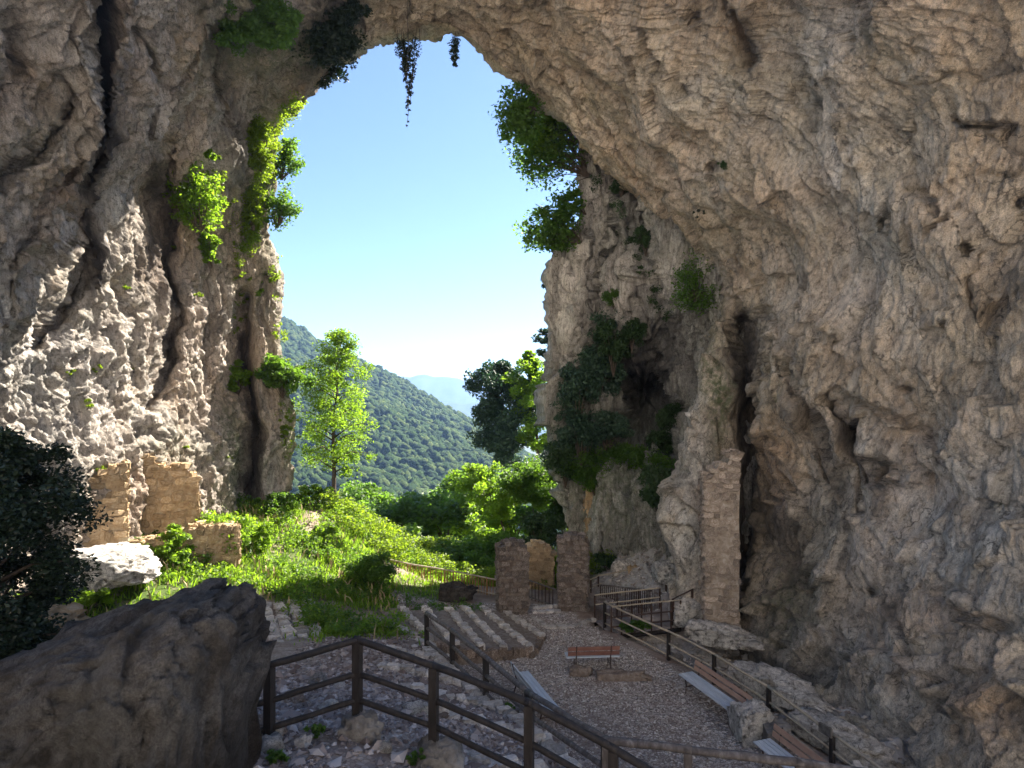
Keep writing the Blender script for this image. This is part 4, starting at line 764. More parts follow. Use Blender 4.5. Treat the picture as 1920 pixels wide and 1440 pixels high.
# ------------------------------------------------------------------ masonry
STV = []
def stone_variant(k, mat):
    v = [(x, y, z) for z in (-.5, -.36, .36, .5) for (x, y) in [(-.5, -.34), (-.34, -.5), (.34, -.5), (.5, -.34), (.5, .34), (.34, .5), (-.34, .5), (-.5, .34)]]
    v = np.array(v, float); e = np.abs(v[:, 2]) > .45; v[e, :2] *= .82; v += rng.normal(size=v.shape)*.10
    mb = MB(); fs = [tuple(range(7, -1, -1)), tuple(range(24, 32))]+[(r*8+i, r*8+(i+1) % 8, (r+1)*8+(i+1) % 8, (r+1)*8+i) for r in range(3) for i in range(8)]
    mb.add(v.tolist(), fs); return mb.mesh('masonry_stone', mat)
ST = {n: [stone_variant(k, m_) for k in range(5)] for n, m_ in (('d', M_mason), ('l', M_masonl), ('e', M_edge), ('p', M_masonp), ('g', M_masong))}
def masonry(name, label, cat, loc, rz, wdt, dep, top, kind='d', course=.26, sides='fblr', core=None, group=None, proud=.05):
    """rubble wall: mortar core with stones laid in courses on its faces. top(x) gives the ragged height along the width"""
    t = empty(name, loc, rz); tag(t, label, cat, group); mb = MB(); nx_ = max(3, int(wdt/.22)); nzl = 10
    xs = np.linspace(-wdt/2, wdt/2, nx_+1)
    rows = []
    for x in xs: rows.append([(x, dep/2*sgn, -.4+(top(x)+.4)*k/nzl) for sgn in (-1, 1) for k in range(nzl+1)])
    vs = []; fs = []; m2 = 2*(nzl+1)
    for r in rows: vs += [(a+random.uniform(-.02, .02), b+random.uniform(-.02, .02), c) for a, b, c in r]
    for i in range(nx_):
        a = i*m2; b = a+m2
        for k in range(nzl): fs += [(a+k, b+k, b+k+1, a+k+1), (a+nzl+1+k, a+nzl+2+k, b+nzl+2+k, b+nzl+1+k)]
        fs.append((a+nzl, b+nzl, b+m2-1, a+m2-1))
    for a, fl in ((0, 0), (nx_*m2, 1)):
        for k in range(nzl):
            q = (a+k, a+k+1, a+nzl+2+k, a+nzl+1+k); fs.append(q if not fl else q[::-1])
    mb.add(vs, fs); mb.build('mortar_core', {'l': M_mortarl, 'p': M_mortarp, 'g': M_mortarg}.get(kind, M_mortar), t)
    def stone(x, y, z, sx, sy, sz, rot):
        o = link('stone', random.choice(ST[kind]), t); o.location = (x, y, z); o.scale = (sx, sy, sz); o.rotation_euler = (random.uniform(-.14, .14), random.uniform(-.22, .22) if abs(rot) < .1 else random.uniform(-.12, .12), rot+random.uniform(-.12, .12))
    for s_ in sides:
        L = wdt if s_ in 'fb' else dep; z = -.1; row = 0
        hmax = max(top(x) for x in xs)
        while z < hmax-.04:
            h = course*random.uniform(.5, 1.05); u = -L/2+random.uniform(-.06, .0)
            while u < L/2-.05:
                l_ = min(course*random.uniform(.6, 1.9), L/2-u+.04); uc = u+l_/2
                xx_ = uc if s_ in 'fb' else (-wdt/2 if s_ == 'l' else wdt/2)
                if z+h*.6 < top(max(-wdt/2, min(wdt/2, xx_))) and random.random() > .16:
                    dpt = random.uniform(.10, .17); pr = random.uniform(-.4, 1)*proud
                    if s_ == 'f': stone(uc, -dep/2-pr+.03, z+h/2+random.uniform(-.03, .03), l_*random.uniform(.65, 1.02), dpt, h*random.uniform(.6, 1.05), 0)
                    elif s_ == 'b': stone(uc, dep/2+pr-.03, z+h/2, l_*.95, dpt, h*.93, 0)
                    elif s_ == 'l': stone(-wdt/2-pr+.03, uc, z+h/2, l_*random.uniform(.65, 1), dpt, h*random.uniform(.6, 1), math.pi/2)
                    else: stone(wdt/2+pr-.03, uc, z+h/2, l_*.95, dpt, h*.93, math.pi/2)
                u += l_
            z += h
    x = -wdt/2+.1                                # rough crown
    while x < wdt/2:
        for y in np.arange(-dep/2+.1, dep/2, .26):
            l_ = random.uniform(.2, .34); stone(x, y+random.uniform(-.04, .04), top(x)+random.uniform(-.03, .05), l_, l_, random.uniform(.12, .22), random.uniform(0, 3))
        x += .26
    return t
def rag(h, a=.12, f=2.3, ph=0): return lambda x: h+a*math.sin(f*x+ph)+a*.6*math.sin(f*2.7*x+ph*2)
masonry('stone_pillar', 'left of the two rubble gate pillars in front, with dark lower half', 'pillar', (-.01, 24.9, -8.05), R(8), 1.08, .95, lambda x: 2.72-1.5*abs(x)**2.6, 'g', .2)
masonry('stone_pillar', 'right of the two rubble gate pillars in front, next to the bridge', 'pillar', (2.42, 25.4, -8.05), R(-6), 1.12, 1.0, lambda x: 2.86-1.1*abs(x)**3, 'g', .2)
masonry('stone_pillar', 'ochre rubble pillar farther back between the two gate pillars', 'pillar', (1.28, 29.4, -8.3), R(4), 1.15, .7, lambda x: 1.95-.9*(x+.15)**2, 'l', .22)
masonry('masonry_buttress', 'tall narrow rubble wall corner built against the pale rock rib', 'wall', V(1357, 1165, 22.6)+Vector((0, .5, -.2)), R(-10), 1.15, 1.5, lambda x: 5.7+.9*x-.12*math.sin(14*x), 'p', .27, 'fl', proud=.09)
masonry('ruined_wall', 'ochre ruined wall standing on the slope below the right cliff', 'wall', V(1125, 1020, 31.2), R(18), 1.5, .7, lambda x: 2.95-.3*abs(x), 'l', .28, 'fl')
masonry('ruined_wall', 'tall ochre ruined wall panel leaning on the lit left wall', 'wall', V(278, 1010, 22.6)+Vector((0, .3, 0)), R(33), 2.9, .6, lambda x: 2.75-.45*max(0, x)**1.2-.16*math.sin(5*x) if x > -1.2 else 2.2, 'l', .3, 'fr', proud=.03)
masonry('ruined_wall', 'broken ochre wall stub behind the dark tree', 'wall', V(150, 1010, 20.2)+Vector((0, .2, 0)), R(40), 2.3, .7, lambda x: 2.25-.3*math.sin(2.2*x+1)-.1*math.sin(7*x), 'l', .28, 'fr', proud=.04)
masonry('ruined_wall', 'low ochre wall ledge running below the tall ruined panel', 'wall', V(325, 1060, 22.0)+Vector((0, .3, -.1)), R(28), 3.9, .7, lambda x: 1.15+.1*math.sin(2*x)+.08*x, 'l', .28, 'fr', proud=.04)
# stepped terraces with stone edging
NOS = [((-.3,24.7),(1.05,22.0),-7.9),((-1.1,24.5),(.69,20.5),-7.76),((-1.75,24.2),(-.15,20.2),-7.64),((-2.25,23.6),(-.85,19.9),-7.52),((-3.1,23.2),(-1.65,19.7),-7.38),((-3.9,22.9),(-2.5,19.9),-7.22),((-4.7,22.6),(-3.3,20.0),-7.05)]
def edging(t, a, b, z, w_=.26, k='e', h=.2):
    L = math.hypot(b[0]-a[0], b[1]-a[1]); ang = math.atan2(b[1]-a[1], b[0]-a[0]); u = 0
    while u < L:
        l_ = random.uniform(.18, .34); c = (u+l_/2)/L; o = link('edging_stone', random.choice(ST[k]), t)
        o.location = (a[0]+(b[0]-a[0])*c+random.uniform(-.03, .03), a[1]+(b[1]-a[1])*c+random.uniform(-.03, .03), z+random.uniform(-.02, .02)); o.scale = (l_*.95, w_*random.uniform(.8, 1.1), h); o.rotation_euler = (random.uniform(-.06, .06), random.uniform(-.06, .06), ang+random.uniform(-.1, .1)); u += l_
def tread(t, a, b, c, d, z, bot=-9.0):
    # quad a-b (nosing), c-d (next nosing); top gently uneven
    mb = MB(); n = 8; vs = []; fs = []
    for i in range(n+1):
        for j in range(4):
            s = i/n; r = j/3; x0 = a[0]+(b[0]-a[0])*s; y0 = a[1]+(b[1]-a[1])*s; x1 = c[0]+(d[0]-c[0])*s; y1 = c[1]+(d[1]-c[1])*s
            vs.append((x0+(x1-x0)*r, y0+(y1-y0)*r, z+random.uniform(-.012, .012)))
    m_ = len(vs); vs += [(x, y, bot) for x, y, _ in vs]
    for i in range(n):
        for j in range(3): fs.append((i*4+j, (i+1)*4+j, (i+1)*4+j+1, i*4+j+1))
        fs.append((i*4, i*4+m_, (i+1)*4+m_, (i+1)*4)); fs.append((i*4+3, (i+1)*4+3, (i+1)*4+3+m_, i*4+3+m_))
    for j in range(3): fs.append((j, j+1, j+1+m_, j+m_)); fs.append((n*4+j, n*4+j+m_, n*4+j+1+m_, n*4+j+1))
    mb.add(vs, fs); return mb.build('tread', M_tread, t)
st = empty('stone_steps', (0, 0, 0)); tag(st, 'wide shallow earth steps with grey stone edging left of the gate pillars', 'steps')
for i in range(len(NOS)-1):
    (a, b, z), (c, d, z2) = NOS[i], NOS[i+1]; tread(st, a, b, c, d, z); edging(st, (a[0]-.1, a[1]), (b[0]-.1, b[1]), z+.0)
    if i < 5: edging(st, b, d, z-.12, .22, 'd', .3)
st2 = empty('stone_steps', (0, 0, 0)); tag(st2, 'three worn steps with grass between them beside the big boulder', 'steps')
for i in range(4):
    a = PZ(492+i*28, 1125+i*5, -6.55-.13*i); b = PZ(525+i*26, 1205+i*6, -6.35-.13*i)
    edging(st2, (a[0], a[1]), (b[0], b[1]), gz(a[0]*.5+b[0]*.5, a[1]*.5+b[1]*.5)+.05, .35, 'e', .22)
st3 = empty('path_edging', (0, 0, 0)); tag(st3, 'cobbled stone edging of the path running down to the ramp railing', 'kerb')
for pl in ([(-3.9,20.3),(-3.0,19.4),(-2.3,18.6)], [(-2.9,19.9),(-2.3,19.2),(-2.0,18.4)]):
    for a, b in zip(pl[:-1], pl[1:]): edging(st3, a, b, gz((a[0]+b[0])/2, (a[1]+b[1])/2)+.02, .3)
st4 = empty('ramp_kerb', (0, 0, 0)); tag(st4, 'rough cobble kerb along the ramp beside the thin railing', 'kerb')
for k in range(18):
    y0 = 17.6-k*.47; x0 = 1.25-(y0-9.85)*.467; y1 = y0-.47; x1 = 1.25-(y1-9.85)*.467
    edging(st4, (x0, y0), (x1, y1), gz((x0+x1)/2, (y0+y1)/2)+.02, .3, 'e', .18)
for k in range(5):                               # cross bars of stone on the ramp
    y0 = 16.6-k*1.75; x1 = 1.1-(y0-9.85)*.467; a = (x1-1.9, y0+.3-.2*k); b = (x1-.1, y0); 
    for s in range(6):
        p = (a[0]+(b[0]-a[0])*s/6, a[1]+(b[1]-a[1])*s/6); q_ = (a[0]+(b[0]-a[0])*(s+1)/6, a[1]+(b[1]-a[1])*(s+1)/6); edging(st4, p, q_, gz((p[0]+q_[0])/2, (p[1]+q_[1])/2)+.01, .24, 'e', .16)
st5 = empty('gate_threshold', (0, 0, 0)); tag(st5, 'curved rows of stones crossing the ground between the gate pillars', 'kerb')
for pl in ([(.75,24.2),(1.3,23.0),(2.2,23.1),(3.0,23.9)], [(.8,25.2),(1.7,25.4)], [(.8,24.7),(1.8,24.8)]):
    for a, b in zip(pl[:-1], pl[1:]): edging(st5, a, b, -8.0, .2, 'e', .12)

# ------------------------------------------------------------------ railings
def railing(label, tops, heights, levels, mat, rp_=.055, rr_=.05, name='railing', square=True, over=0, kind='log', group=None, cat='railing', rail_mat=None):
    """tops: 3D points of the top rail at each post; heights: post height; levels: fractions of rails below the top"""
    t = empty(name, tops[0]-Vector((0, 0, heights[0]))); tag(t, label, cat, group); o0 = t.location.copy()
    T = [p-o0 for p in tops]
    for p, h in zip(T, heights):
        mb = MB()
        if square:
            dirv = (T[-1]-T[0]); rot = Matrix.Rotation(math.atan2(dirv.y, dirv.x), 3, 'Z')
            mb.box(p+Vector((0, 0, -h/2-.1)), (rp_*2, rp_*2, h+.2), rot)
        else: mb.log(p+Vector((0, 0, -h-.15)), p+Vector((0, 0, .02)), rp_, seg=4)
        mb.build('post', mat, t)
    for lv in levels:
        for i in range(len(T)-1):
            d = (T[i+1]-T[i]); a = T[i]-Vector((0, 0, heights[i]*(1-lv))); b = T[i+1]-Vector((0, 0, heights[i+1]*(1-lv)))
            if lv == 1: a = a+Vector((0, 0, rr_*.5)); b = b+Vector((0, 0, rr_*.5))
            e = d.normalized()*.05; mb = MB(); mb.log(a-e, b+e, rr_*(1 if lv == 1 else .82), bend=.006); mb.build('rail', rail_mat or mat, t, True)
    return t
F1 = [V(505,1250,8.0),V(670,1203,8.4),V(813,1252,8.15),V(992,1322,7.5),V(1150,1408,7.0),V(1300,1500,6.6)]
r1 = railing('heavy dark log railing crossing the foreground, bent at its second post', F1, [1.02,1.0,.98,1.05,1.05,1.05], [1,.58,.24], M_woodd, .052, .046)
mb = MB()
for lv in (.58, .24):
    a = F1[0]-Vector((0, 0, 1.02*(1-lv)))-r1.location; mb = MB(); mb.log(a, a+Vector((-.55, -.05, -.12)), .038); mb.build('rail', M_woodd, r1, True)
for i, (px, py, d, s, lab) in enumerate([(670,1362,8.4,.27,'dark stone footing under the bend of the foreground railing'),(505,1425,8.0,.27,'dark stone footing under the left post of the foreground railing'),(815,1425,8.15,.32,'dark stone footing under the third post of the foreground railing')]):
    rock(lab, V(px, py, d)+Vector((0, 0, -.08)), (s, s, s*.95), 50+i, M_conc, name='post_footing', sub=5, rough=.22)
F2 = [V(800,1152,18.0),V(848,1184,16.25),V(911,1234,14.0),V(990,1300,12.0),V(1136,1390,9.5)]
railing('thin grey log railing descending the ramp beyond the foreground railing', F2, [.95,.95,.95,.95,1.0], [1,.6,.2], M_woodd, .055, .055, rail_mat=M_woodg)
railing('brown log railing crossing the bottom right above the gravel floor', [V(1137,1392,9.45),V(1290,1410,9.1),V(1500,1434,8.7),V(1700,1462,8.4)], [1.0]*4, [1,.55], M_woodg, .06, .06)
F3 = [Vector((x, y, -7.15+dz)) for x, y, dz in ((3.36,23.2,0),(4.94,20.2,0),(5.78,18.3,.02),(6.5,16.2,0),(6.98,13.95,-.02),(7.3,12.3,0),(7.6,10.6,0))]
railing('long pale railing along the right edge of the gravel floor', F3, [.95]*7, [1,.62,.22], M_woodd, .045, .036, rail_mat=M_woodp)
mb = MB(); mb.box(V(1552, 1373, 14.0)+Vector((-.05, 0, .05)), (.34, .05, .2), Matrix.Rotation(R(-70), 3, 'Z')); tag(mb.build('notice_board', M_conc), 'small blank grey board tied to the long right railing', 'board')
# bridge
br = empty('footbridge', (3.3, 23.2, -8.05)); tag(br, 'small wooden plank footbridge behind the right gate pillar', 'bridge'); o0 = br.location
A0, A1 = Vector((3.5, 22.55, -8.05)), Vector((6.15, 23.35, -8.05)); B0, B1 = Vector((3.1, 23.95, -8.05)), Vector((5.75, 24.9, -8.05))
for k in range(17):
    s0 = k/17; s1 = (k+.9)/17; a = A0.lerp(A1, s0); b = A0.lerp(A1, s1); c = B0.lerp(B1, s1); d = B0.lerp(B1, s0); mb = MB(); z = random.uniform(-.006, .006)
    q = [p-o0+Vector((0, 0, z)) for p in (a, b, c, d)]; mb.add(q+[p-Vector((0, 0, .05)) for p in q], [(0, 1, 2, 3), (7, 6, 5, 4), (0, 4, 5, 1), (1, 5, 6, 2), (2, 6, 7, 3), (3, 7, 4, 0)]); mb.build('plank', M_deck, br)
for a, b in ((A0, A1), (B0, B1)):
    mb = MB(); mb.tube([a-o0-Vector((0, 0, .14)), b-o0-Vector((0, 0, .14))], .08, 4); mb.build('beam', M_woodd, br)
def bar(t, a, b, r, mat, nm, n=5): mb = MB(); mb.tube([a, b], r, n); return mb.build(nm, mat, t)
up = Vector((0, 0, .95))
for k in range(8):
    p = A0.lerp(A1, k/7)-o0; bar(br, p-Vector((0, 0, .1)), p+up, .03, M_iron, 'post')
for lv in (1, .6, .25): bar(br, A0-o0+up*lv, A1-o0+up*lv, .028, M_woodp if lv == 1 else M_iron, 'rail')
for k in range(34):
    p = B0.lerp(B1, k/33)-o0; bar(br, p-Vector((0, 0, .05)), p+up*.98, .014 if k % 11 else .035, M_iron, 'baluster' if k % 11 else 'post', 4)
for lv in (1, .62): bar(br, B0-o0+up*lv, B1-o0+up*lv, .03, M_woodp, 'rail')
def balfence(name, label, pts, h, sp, mat_b, mat_r, r=.016, posts=None, group=None, gap=None):
    t = empty(name, pts[0]-Vector((0, 0, h))); tag(t, label, 'fence', group); o0 = t.location
    for i, (a, b) in enumerate(zip(pts[:-1], pts[1:])):
        L = (b-a).length; n = max(2, int(L/sp))
        for k in range(n):
            p = a.lerp(b, k/n)-o0; jj = Vector((random.uniform(-.01, .01), 0, 0)); g_ = k % 12 == 0; bar(t, p+Vector((0, 0, -h-.08)), p+jj+Vector((0, 0, .02)), r*1.9 if g_ else r, mat_b, 'post' if g_ else 'baluster', 4)
        for lv in (0, .86): mb = MB(); mb.log(a-o0-Vector((0, 0, h*lv)), b-o0-Vector((0, 0, h*lv)), .035, 7, 5, .05, .004); mb.build('rail', mat_r, t)
    return t
balfence('baluster_fence', 'long low wooden baluster fence at the edge of the sunlit meadow', [V(606,1010,31.5),V(640,1026,30.8),V(700,1043,30.0),V(770,1058,29.2),V(850,1071,28.2),V(930,1087,26.9)], .72, .15, M_woodt, M_woodp, .02)
balfence('baluster_fence', 'short dark fence panel between the two gate pillars', [V(991,1088,26.6),V(1043,1106,25.6)], .78, .17, M_iron, M_woodg, .02)
balfence('baluster_fence', 'dark baluster fence running back from the far side of the footbridge', [V(1126,1097,27.2),V(1222,1108,25.1)], .85, .11, M_iron, M_woodg, .014)
railing('pale handrail with thin posts climbing the rocks behind the footbridge', [V(1108,1087,27.6),V(1122,1080,28.4),V(1208,1062,28.4),V(1249,1096,26.2)], [.95]*4, [1,.62,.25], M_iron, .03, .026, rail_mat=M_woodp)
railing('short dark handrail linking the footbridge to the masonry corner', [V(1262,1124,23.4),V(1298,1106,23.6)], [.95,.95], [1,.5], M_iron, .035, .026)
railing('rail end showing at the left edge beyond the dark boulder', [V(-60,1240,7.2),V(75,1272,7.6)], [1.,1.], [1], M_woodg, .05, .055)
for (px, py0, py1, d, lab) in [(598,938,1010,31.6,'tall pale wooden post at the viewpoint railing left of the slender tree'),(631,1068,1112,25.5,'thin dark pole standing in the grass left of the round bush')]:
    t = MB(); t.log(V(px, py1+8, d), V(px, py0, d), .05 if d > 30 else .03, seg=4); tag(t.build('wooden_post', M_woodp if d > 30 else M_woodd), lab, 'post')
railing('rough branch railing of the viewpoint at the foot of the outer buttress', [V(545,932,32.0),V(575,938,31.8),V(598,945,31.7),V(625,940,32.6)], [.8]*4, [1,.5], M_woodd, .04, .035, rail_mat=M_woodg)
mb = MB(); mb.box(V(568, 912, 32.5), (.5, .35, .04)); mb.box(V(568, 922, 32.5), (.05, .05, .5)); tag(mb.build('viewpoint_table', M_woodg), 'small dark board table on the viewpoint beside the outer buttress', 'table')

# ------------------------------------------------------------------ benches
def bench(label, loc, rz, L, back_mat):
    t = empty('bench', loc, rz); tag(t, label, 'bench', 'slatted park benches')
    for k in range(4):                           # seat slats, bench faces -Y locally, back at +Y
        mb = MB(); mb.box((0, -.19+k*.115, .45+.004*k), (L, .1, .032)); mb.build('seat_slat', M_seat, t)
    for k in range(2):
        mb = MB(); mb.box((0, .255+.03*k, .60+.155*k), (L*.97, .03, .118), Matrix.Rotation(R(-12), 3, 'X')); mb.build('back_slat', back_mat, t)
    for s in (-1, 1):
        x = s*(L/2-.28); mb = MB()
        mb.tube([(x, -.2, -.02), (x, -.17, .25), (x, -.2, .42)], .018, 5); mb.tube([(x, .30, -.02), (x, .2, .3), (x, .22, .46), (x, .32, .84)], .02, 5); mb.tube([(x, -.2, .42), (x, .22, .42)], .018, 5); mb.tube([(x, -.18, .2), (x, .22, .22)], .012, 5); mb.build('iron_frame', M_iron, t)
    return t
bench('free standing bench seen from behind on the open gravel, with red brown back', (2.42, 19.35, -8.0), R(184), 1.6, M_back)
bench('long bench with pale seat and faded brown back beside the right railing', (5.28, 16.85, -8.0), R(287.5-360), 2.5, M_backp)
bench('bench at the bottom right corner half hidden by the brown railing', (5.92, 13.35, -8.0), R(285-360), 2.2, M_backp)
bench('pale bench behind the thin ramp railing, seen almost from its end', (.62, 16.9, -8.0), R(108), 2.5, M_seat)

# ------------------------------------------------------------------ ground cover, grass, gravel
def scatter(n, x0, x1, y0, y1, mask):
    x = rng.uniform(x0, x1, n); y = rng.uniform(y0, y1, n); k = mask(x, y) > rng.random(n); return x[k], y[k]
from math import floor
def gsamp(A, x, y):
    i = np.clip(((x-gx[0])/(gx[1]-gx[0])), 0, nx-1.001); tj = np.clip((y-2.5)/(64-2.5), 0, 1)**(1/1.35)*(ny-1); tj = np.clip(tj, 0, ny-1.001)
    i0 = i.astype(int); j0 = tj.astype(int); a = i-i0; b = tj-j0
    return A[i0, j0]*(1-a)*(1-b)+A[i0+1, j0]*a*(1-b)+A[i0, j0+1]*(1-a)*b+A[i0+1, j0+1]*a*b
def pebbles(name, x, y, r, lab, mat=None):
    z = gsamp(gzz, x, y); n = len(x); base = np.array([(1, 0, 0), (-1, 0, 0), (0, 1, 0), (0, -1, 0), (0, 0, 1), (0, 0, -1)], float); ff = np.array([(0, 2, 4), (2, 1, 4), (1, 3, 4), (3, 0, 4), (2, 0, 5), (1, 2, 5), (3, 1, 5), (0, 3, 5)])
    a = rng.uniform(0, 6.28, n); c, s = np.cos(a), np.sin(a); v = base[None]*rng.uniform(.6, 1.3, (n, 6, 1))*np.array([1.25, .85, .6])*r[:, None, None]; v = v+rng.normal(size=v.shape)*r[:, None, None]*.16
    X = v[..., 0]*c[:, None]-v[..., 1]*s[:, None]+x[:, None]; Y = v[..., 0]*s[:, None]+v[..., 1]*c[:, None]+y[:, None]; Z = v[..., 2]+z[:, None]+r[:, None]*.25
    o = link(name, raw_mesh(name, np.stack([X, Y, Z], -1).reshape(-1, 3), (ff[None]+(np.arange(n)*6)[:, None, None]).reshape(-1, 3), mat or M_pebble, False, dict(rnd=np.repeat(rng.random(n)**1.2, 6)))); tag(o, lab, 'gravel', kind='stuff')
pm = lambda x, y: gsamp(plaza, x, y)*(.45+.55*sstep(-.2, .3, fbm(np.stack([x*.5, y*.5, x*0], -1), 3, 800)))
x, y = scatter(46000, -1.5, 8, 12, 26, pm); pebbles('gravel', x, y, rng.uniform(.012, .034, len(x))*(1+.8*(rng.random(len(x)) > .96)), 'loose pale gravel covering the open floor around the benches')
sm = lambda x, y: (1-gsamp(grassy, x, y))*(side(x, y, LINE2) < .1)*(.35+.65*sstep(-.2, .2, fbm(np.stack([x*.6, y*.6, x*0], -1), 3, 810)))
x, y = scatter(30000, -5.5, 3, 6, 20, sm); pebbles('scree', x, y, rng.uniform(.015, .06, len(x))*(1+1.2*(rng.random(len(x)) > .95)), 'loose purplish grey scree on the slope below the foreground railing', M_scree)
rm = lambda x, y: gsamp(np.clip(rightrock, 0, 1), x, y)
x, y = scatter(9000, 3.5, 10, 12, 31, rm); pebbles('rubble', x, y, rng.uniform(.02, .09, len(x)), 'broken pale rubble over the rocks along the right wall')
# grass blades
gm = lambda x, y: gsamp(grassy, x, y)*(.25+.75*sstep(-.25, .25, fbm(np.stack([x*.7, y*.7, x*0], -1), 3, 820)))
def blades(name, x, y, h, mat, lab):
    n = len(x); z = gsamp(gzz, x, y)-.02; a = rng.uniform(0, 6.28, n); wd = h*.07+.006; lx = rng.normal(size=n)*h*.35; ly = rng.normal(size=n)*h*.35
    p0 = np.stack([x-np.cos(a)*wd, y-np.sin(a)*wd, z], -1); p1 = np.stack([x+np.cos(a)*wd, y+np.sin(a)*wd, z], -1); m1 = np.stack([x+lx*.35, y+ly*.35, z+h*.62], -1); t_ = np.stack([x+lx, y+ly, z+h], -1)
    wv = np.stack([np.cos(a)*wd*.8, np.sin(a)*wd*.8, 0*a], -1)
    v = np.stack([p0, p1, m1+wv, m1-wv, t_], 1).reshape(-1, 3); b = (np.arange(n)*5)[:, None]
    f = np.concatenate([b+np.array([[0, 1, 2]]), b+np.array([[0, 2, 3]]), b+np.array([[3, 2, 4]])]); o = link(name, raw_mesh(name, v, f, mat, False, dict(rnd=np.repeat(rng.random(n), 5)))); tag(o, lab, 'grass', kind='stuff')
x, y = scatter(90000, -14, 2, 16, 34, gm); blades('grass', x, y, rng.uniform(.08, .28, len(x)), L_bright, 'bright grass on the sloping meadow inside the cave mouth')
wm = lambda x, y: gsamp(grassy, x, y)*sstep(.0, .35, fbm(np.stack([x*.45, y*.45, x*0], -1), 3, 830)+.15)
x, y = scatter(5200, -14, 3, 17.5, 33, wm); c = np.stack([x, y, gsamp(gzz, x, y)+rng.uniform(.05, .4, len(x))], -1); v, f, r = leaves(c, rng.uniform(.12, .32, len(c)), 34, .085)
tag(link('meadow_weeds', raw_mesh('meadow_weeds', v, f, L_bright, False, dict(rnd=r))), 'leafy sunlit weeds growing over the meadow', 'plants', kind='stuff')
x, y = scatter(1200, -9, 5, 29.5, 36, lambda x, y: .9+0*x); c = np.stack([x, y, gsamp(gzz, x, y)+rng.uniform(.1, .9, len(x))], -1); v, f, r = leaves(c, rng.uniform(.2, .45, len(c)), 44, .11)
tag(link('slope_weeds', raw_mesh('slope_weeds', v, f, L_yel, False, dict(rnd=r))), 'tall yellow green weeds on the slope just beyond the baluster fence', 'plants', kind='stuff')
x, y = scatter(700, -9, -1, 20, 26, lambda x, y: np.exp(-((y-(24.4+.12*(x+4)))/.8)**2)); c = np.stack([x, y, gsamp(gzz, x, y)+rng.uniform(.03, .22, len(x))], -1); v, f, r = leaves(c, .2, 40, .07)
tag(link('shade_weeds', raw_mesh('shade_weeds', v, f, L_mid, False, dict(rnd=r))), 'low green weeds along the shaded edge of the meadow', 'plants', kind='stuff')
x, y = scatter(1500, -14, 3, 17.5, 33, wm); c = np.stack([x, y, gsamp(gzz, x, y)+rng.uniform(.1, .5, len(x))], -1); v, f, r = leaves(c, rng.uniform(.15, .35, len(c)), 30, .10)
tag(link('meadow_herbs', raw_mesh('meadow_herbs', v, f, L_mid, False, dict(rnd=r))), 'darker green herbs scattered among the meadow weeds', 'plants', kind='stuff')
x, y = scatter(4500, -14, 3, 16, 33, gm); blades('dry_grass', x, y, rng.uniform(.2, .5, len(x)), M_straw, 'dry straw coloured stalks standing in the meadow')
# individual meadow bushes
def gbush(lab, px, py, d, rad, mat, cl, n, ls, name='meadow_bush', **k):
    p = V(px, py, d); p.z = gz(p.x, p.y) if 'z' not in k else k.pop('z'); return shrub(name, lab, 'bush', p, rad, ls, mat, cl, n, True, **k)
gbush('round dark green bush in the middle before the baluster fence', 695, 1130, 25.2, (1.15, .9, .78), L_mid, 46, 120, .09)
gbush('tall leafy sunlit bush right of the lone sapling', 425, 1075, 23.5, (1.25, 1, .95), L_bright, 46, 100, .11)
gbush('lower leafy bush nearer the steps beside the tall sunlit bush', 480, 1090, 24.5, (1.0, .8, .6), L_bright, 30, 90, .1)
gbush('bushy weeds in front of the low ruin ledge', 300, 1090, 21.5, (1.1, .8, .45), L_bright, 30, 90, .09)
gbush('low bright bush at the left in front of the pale boulder', 150, 1130, 18.3, (1.3, .9, .4), L_bright, 34, 100, .08)
gbush('weedy bush at the foot of the outer buttress', 520, 1010, 28.5, (1.1, .8, .55), L_mid, 30, 90, .11)
gbush('bright bush at the viewpoint under the slender tree', 585, 1000, 31, (1.1, .8, .6), L_bright, 30, 90, .12)
gbush('low bush by the thin pole in the grass', 600, 1075, 27, (1.1, .8, .45), L_bright, 28, 90, .1)
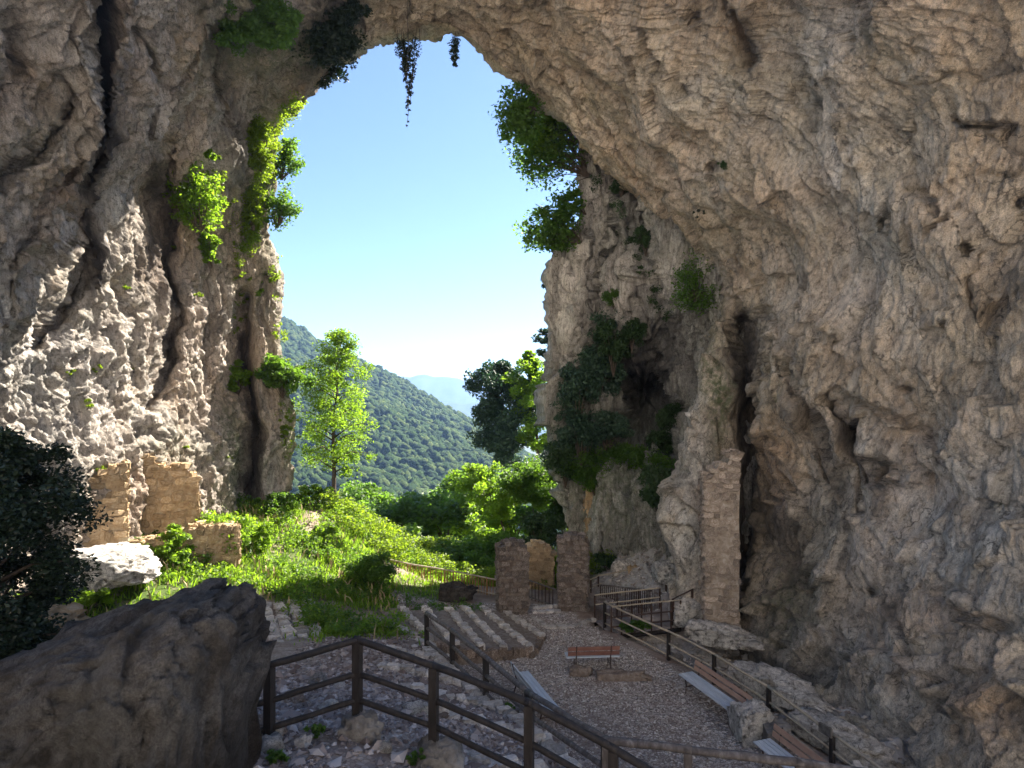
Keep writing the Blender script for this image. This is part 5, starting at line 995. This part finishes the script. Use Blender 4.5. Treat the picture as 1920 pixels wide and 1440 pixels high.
tree('sapling', 'lone thin sapling standing in front of the low ruin ledge', Vector(V(326, 1085, 21.8)), 2.0, .55, .3, L_bright, .11, 18, 44, (0, 0), .03, clump=.36, cat='sapling')
for (px, py, d, lab) in [(590,1372,8.3,'small bright green weed tuft between the foreground posts'),(520,1432,7.4,'green weed tuft at the bottom edge below the left footing'),(785,1392,8.0,'weed tuft beside the third footing'),(955,1320,13.6,'tiny bright weed beneath the thin ramp railing')]:
    p = V(px, py, d); shrub('weed_tuft', lab, 'weed', Vector((p.x, p.y, gz(p.x, p.y))), (.16, .14, .09), .045, L_mid, 12, 50, False)
for (px, py, d, rad, lab) in [(1190,1172,22.2,(.7,.35,.22),'green ferns under the footbridge beside the long right railing'),(1140,1050,29.5,(.8,.6,.6),'dark green bush behind the right gate pillar'),(1225,1055,28.5,(.5,.4,.3),'grassy tuft on the stepped rocky path'),(1170,1015,30.5,(.8,.6,.5),'bush at the foot of the shaded rock face'),(1010,1060,31.5,(.9,.7,.6),'shaded bush just behind the ochre pillar')]:
    shrub('shade_bush', lab, 'bush', V(px, py, d)-Vector((0, 0, rad[2])), rad, .09, L_dark if d > 25 else L_mid, 26, 80, True)
# dark tree at the left edge
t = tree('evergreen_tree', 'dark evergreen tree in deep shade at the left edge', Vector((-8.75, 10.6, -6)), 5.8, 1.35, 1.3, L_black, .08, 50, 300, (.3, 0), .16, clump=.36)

# ------------------------------------------------------------------ haze in the valley air
mb = MB(); mb.box((0, 3250, 15), (16400, 6600, 400)); hz = mb.build('haze', (lambda m: m)(NT('valley haze').m)); tag(hz, 'thin pale blue haze filling the valley air', 'haze', kind='stuff')
hm = hz.data.materials[0]; pv = hm.node_tree.nodes.new('ShaderNodeVolumePrincipled'); pv.inputs['Density'].default_value = HAZE; pv.inputs['Color'].default_value = (.27, .44, .80, 1); pv.inputs['Anisotropy'].default_value = .2
hm.node_tree.links.new(pv.outputs[0], hm.node_tree.nodes['Material Output'].inputs['Volume'])
bpy.context.view_layer.update()
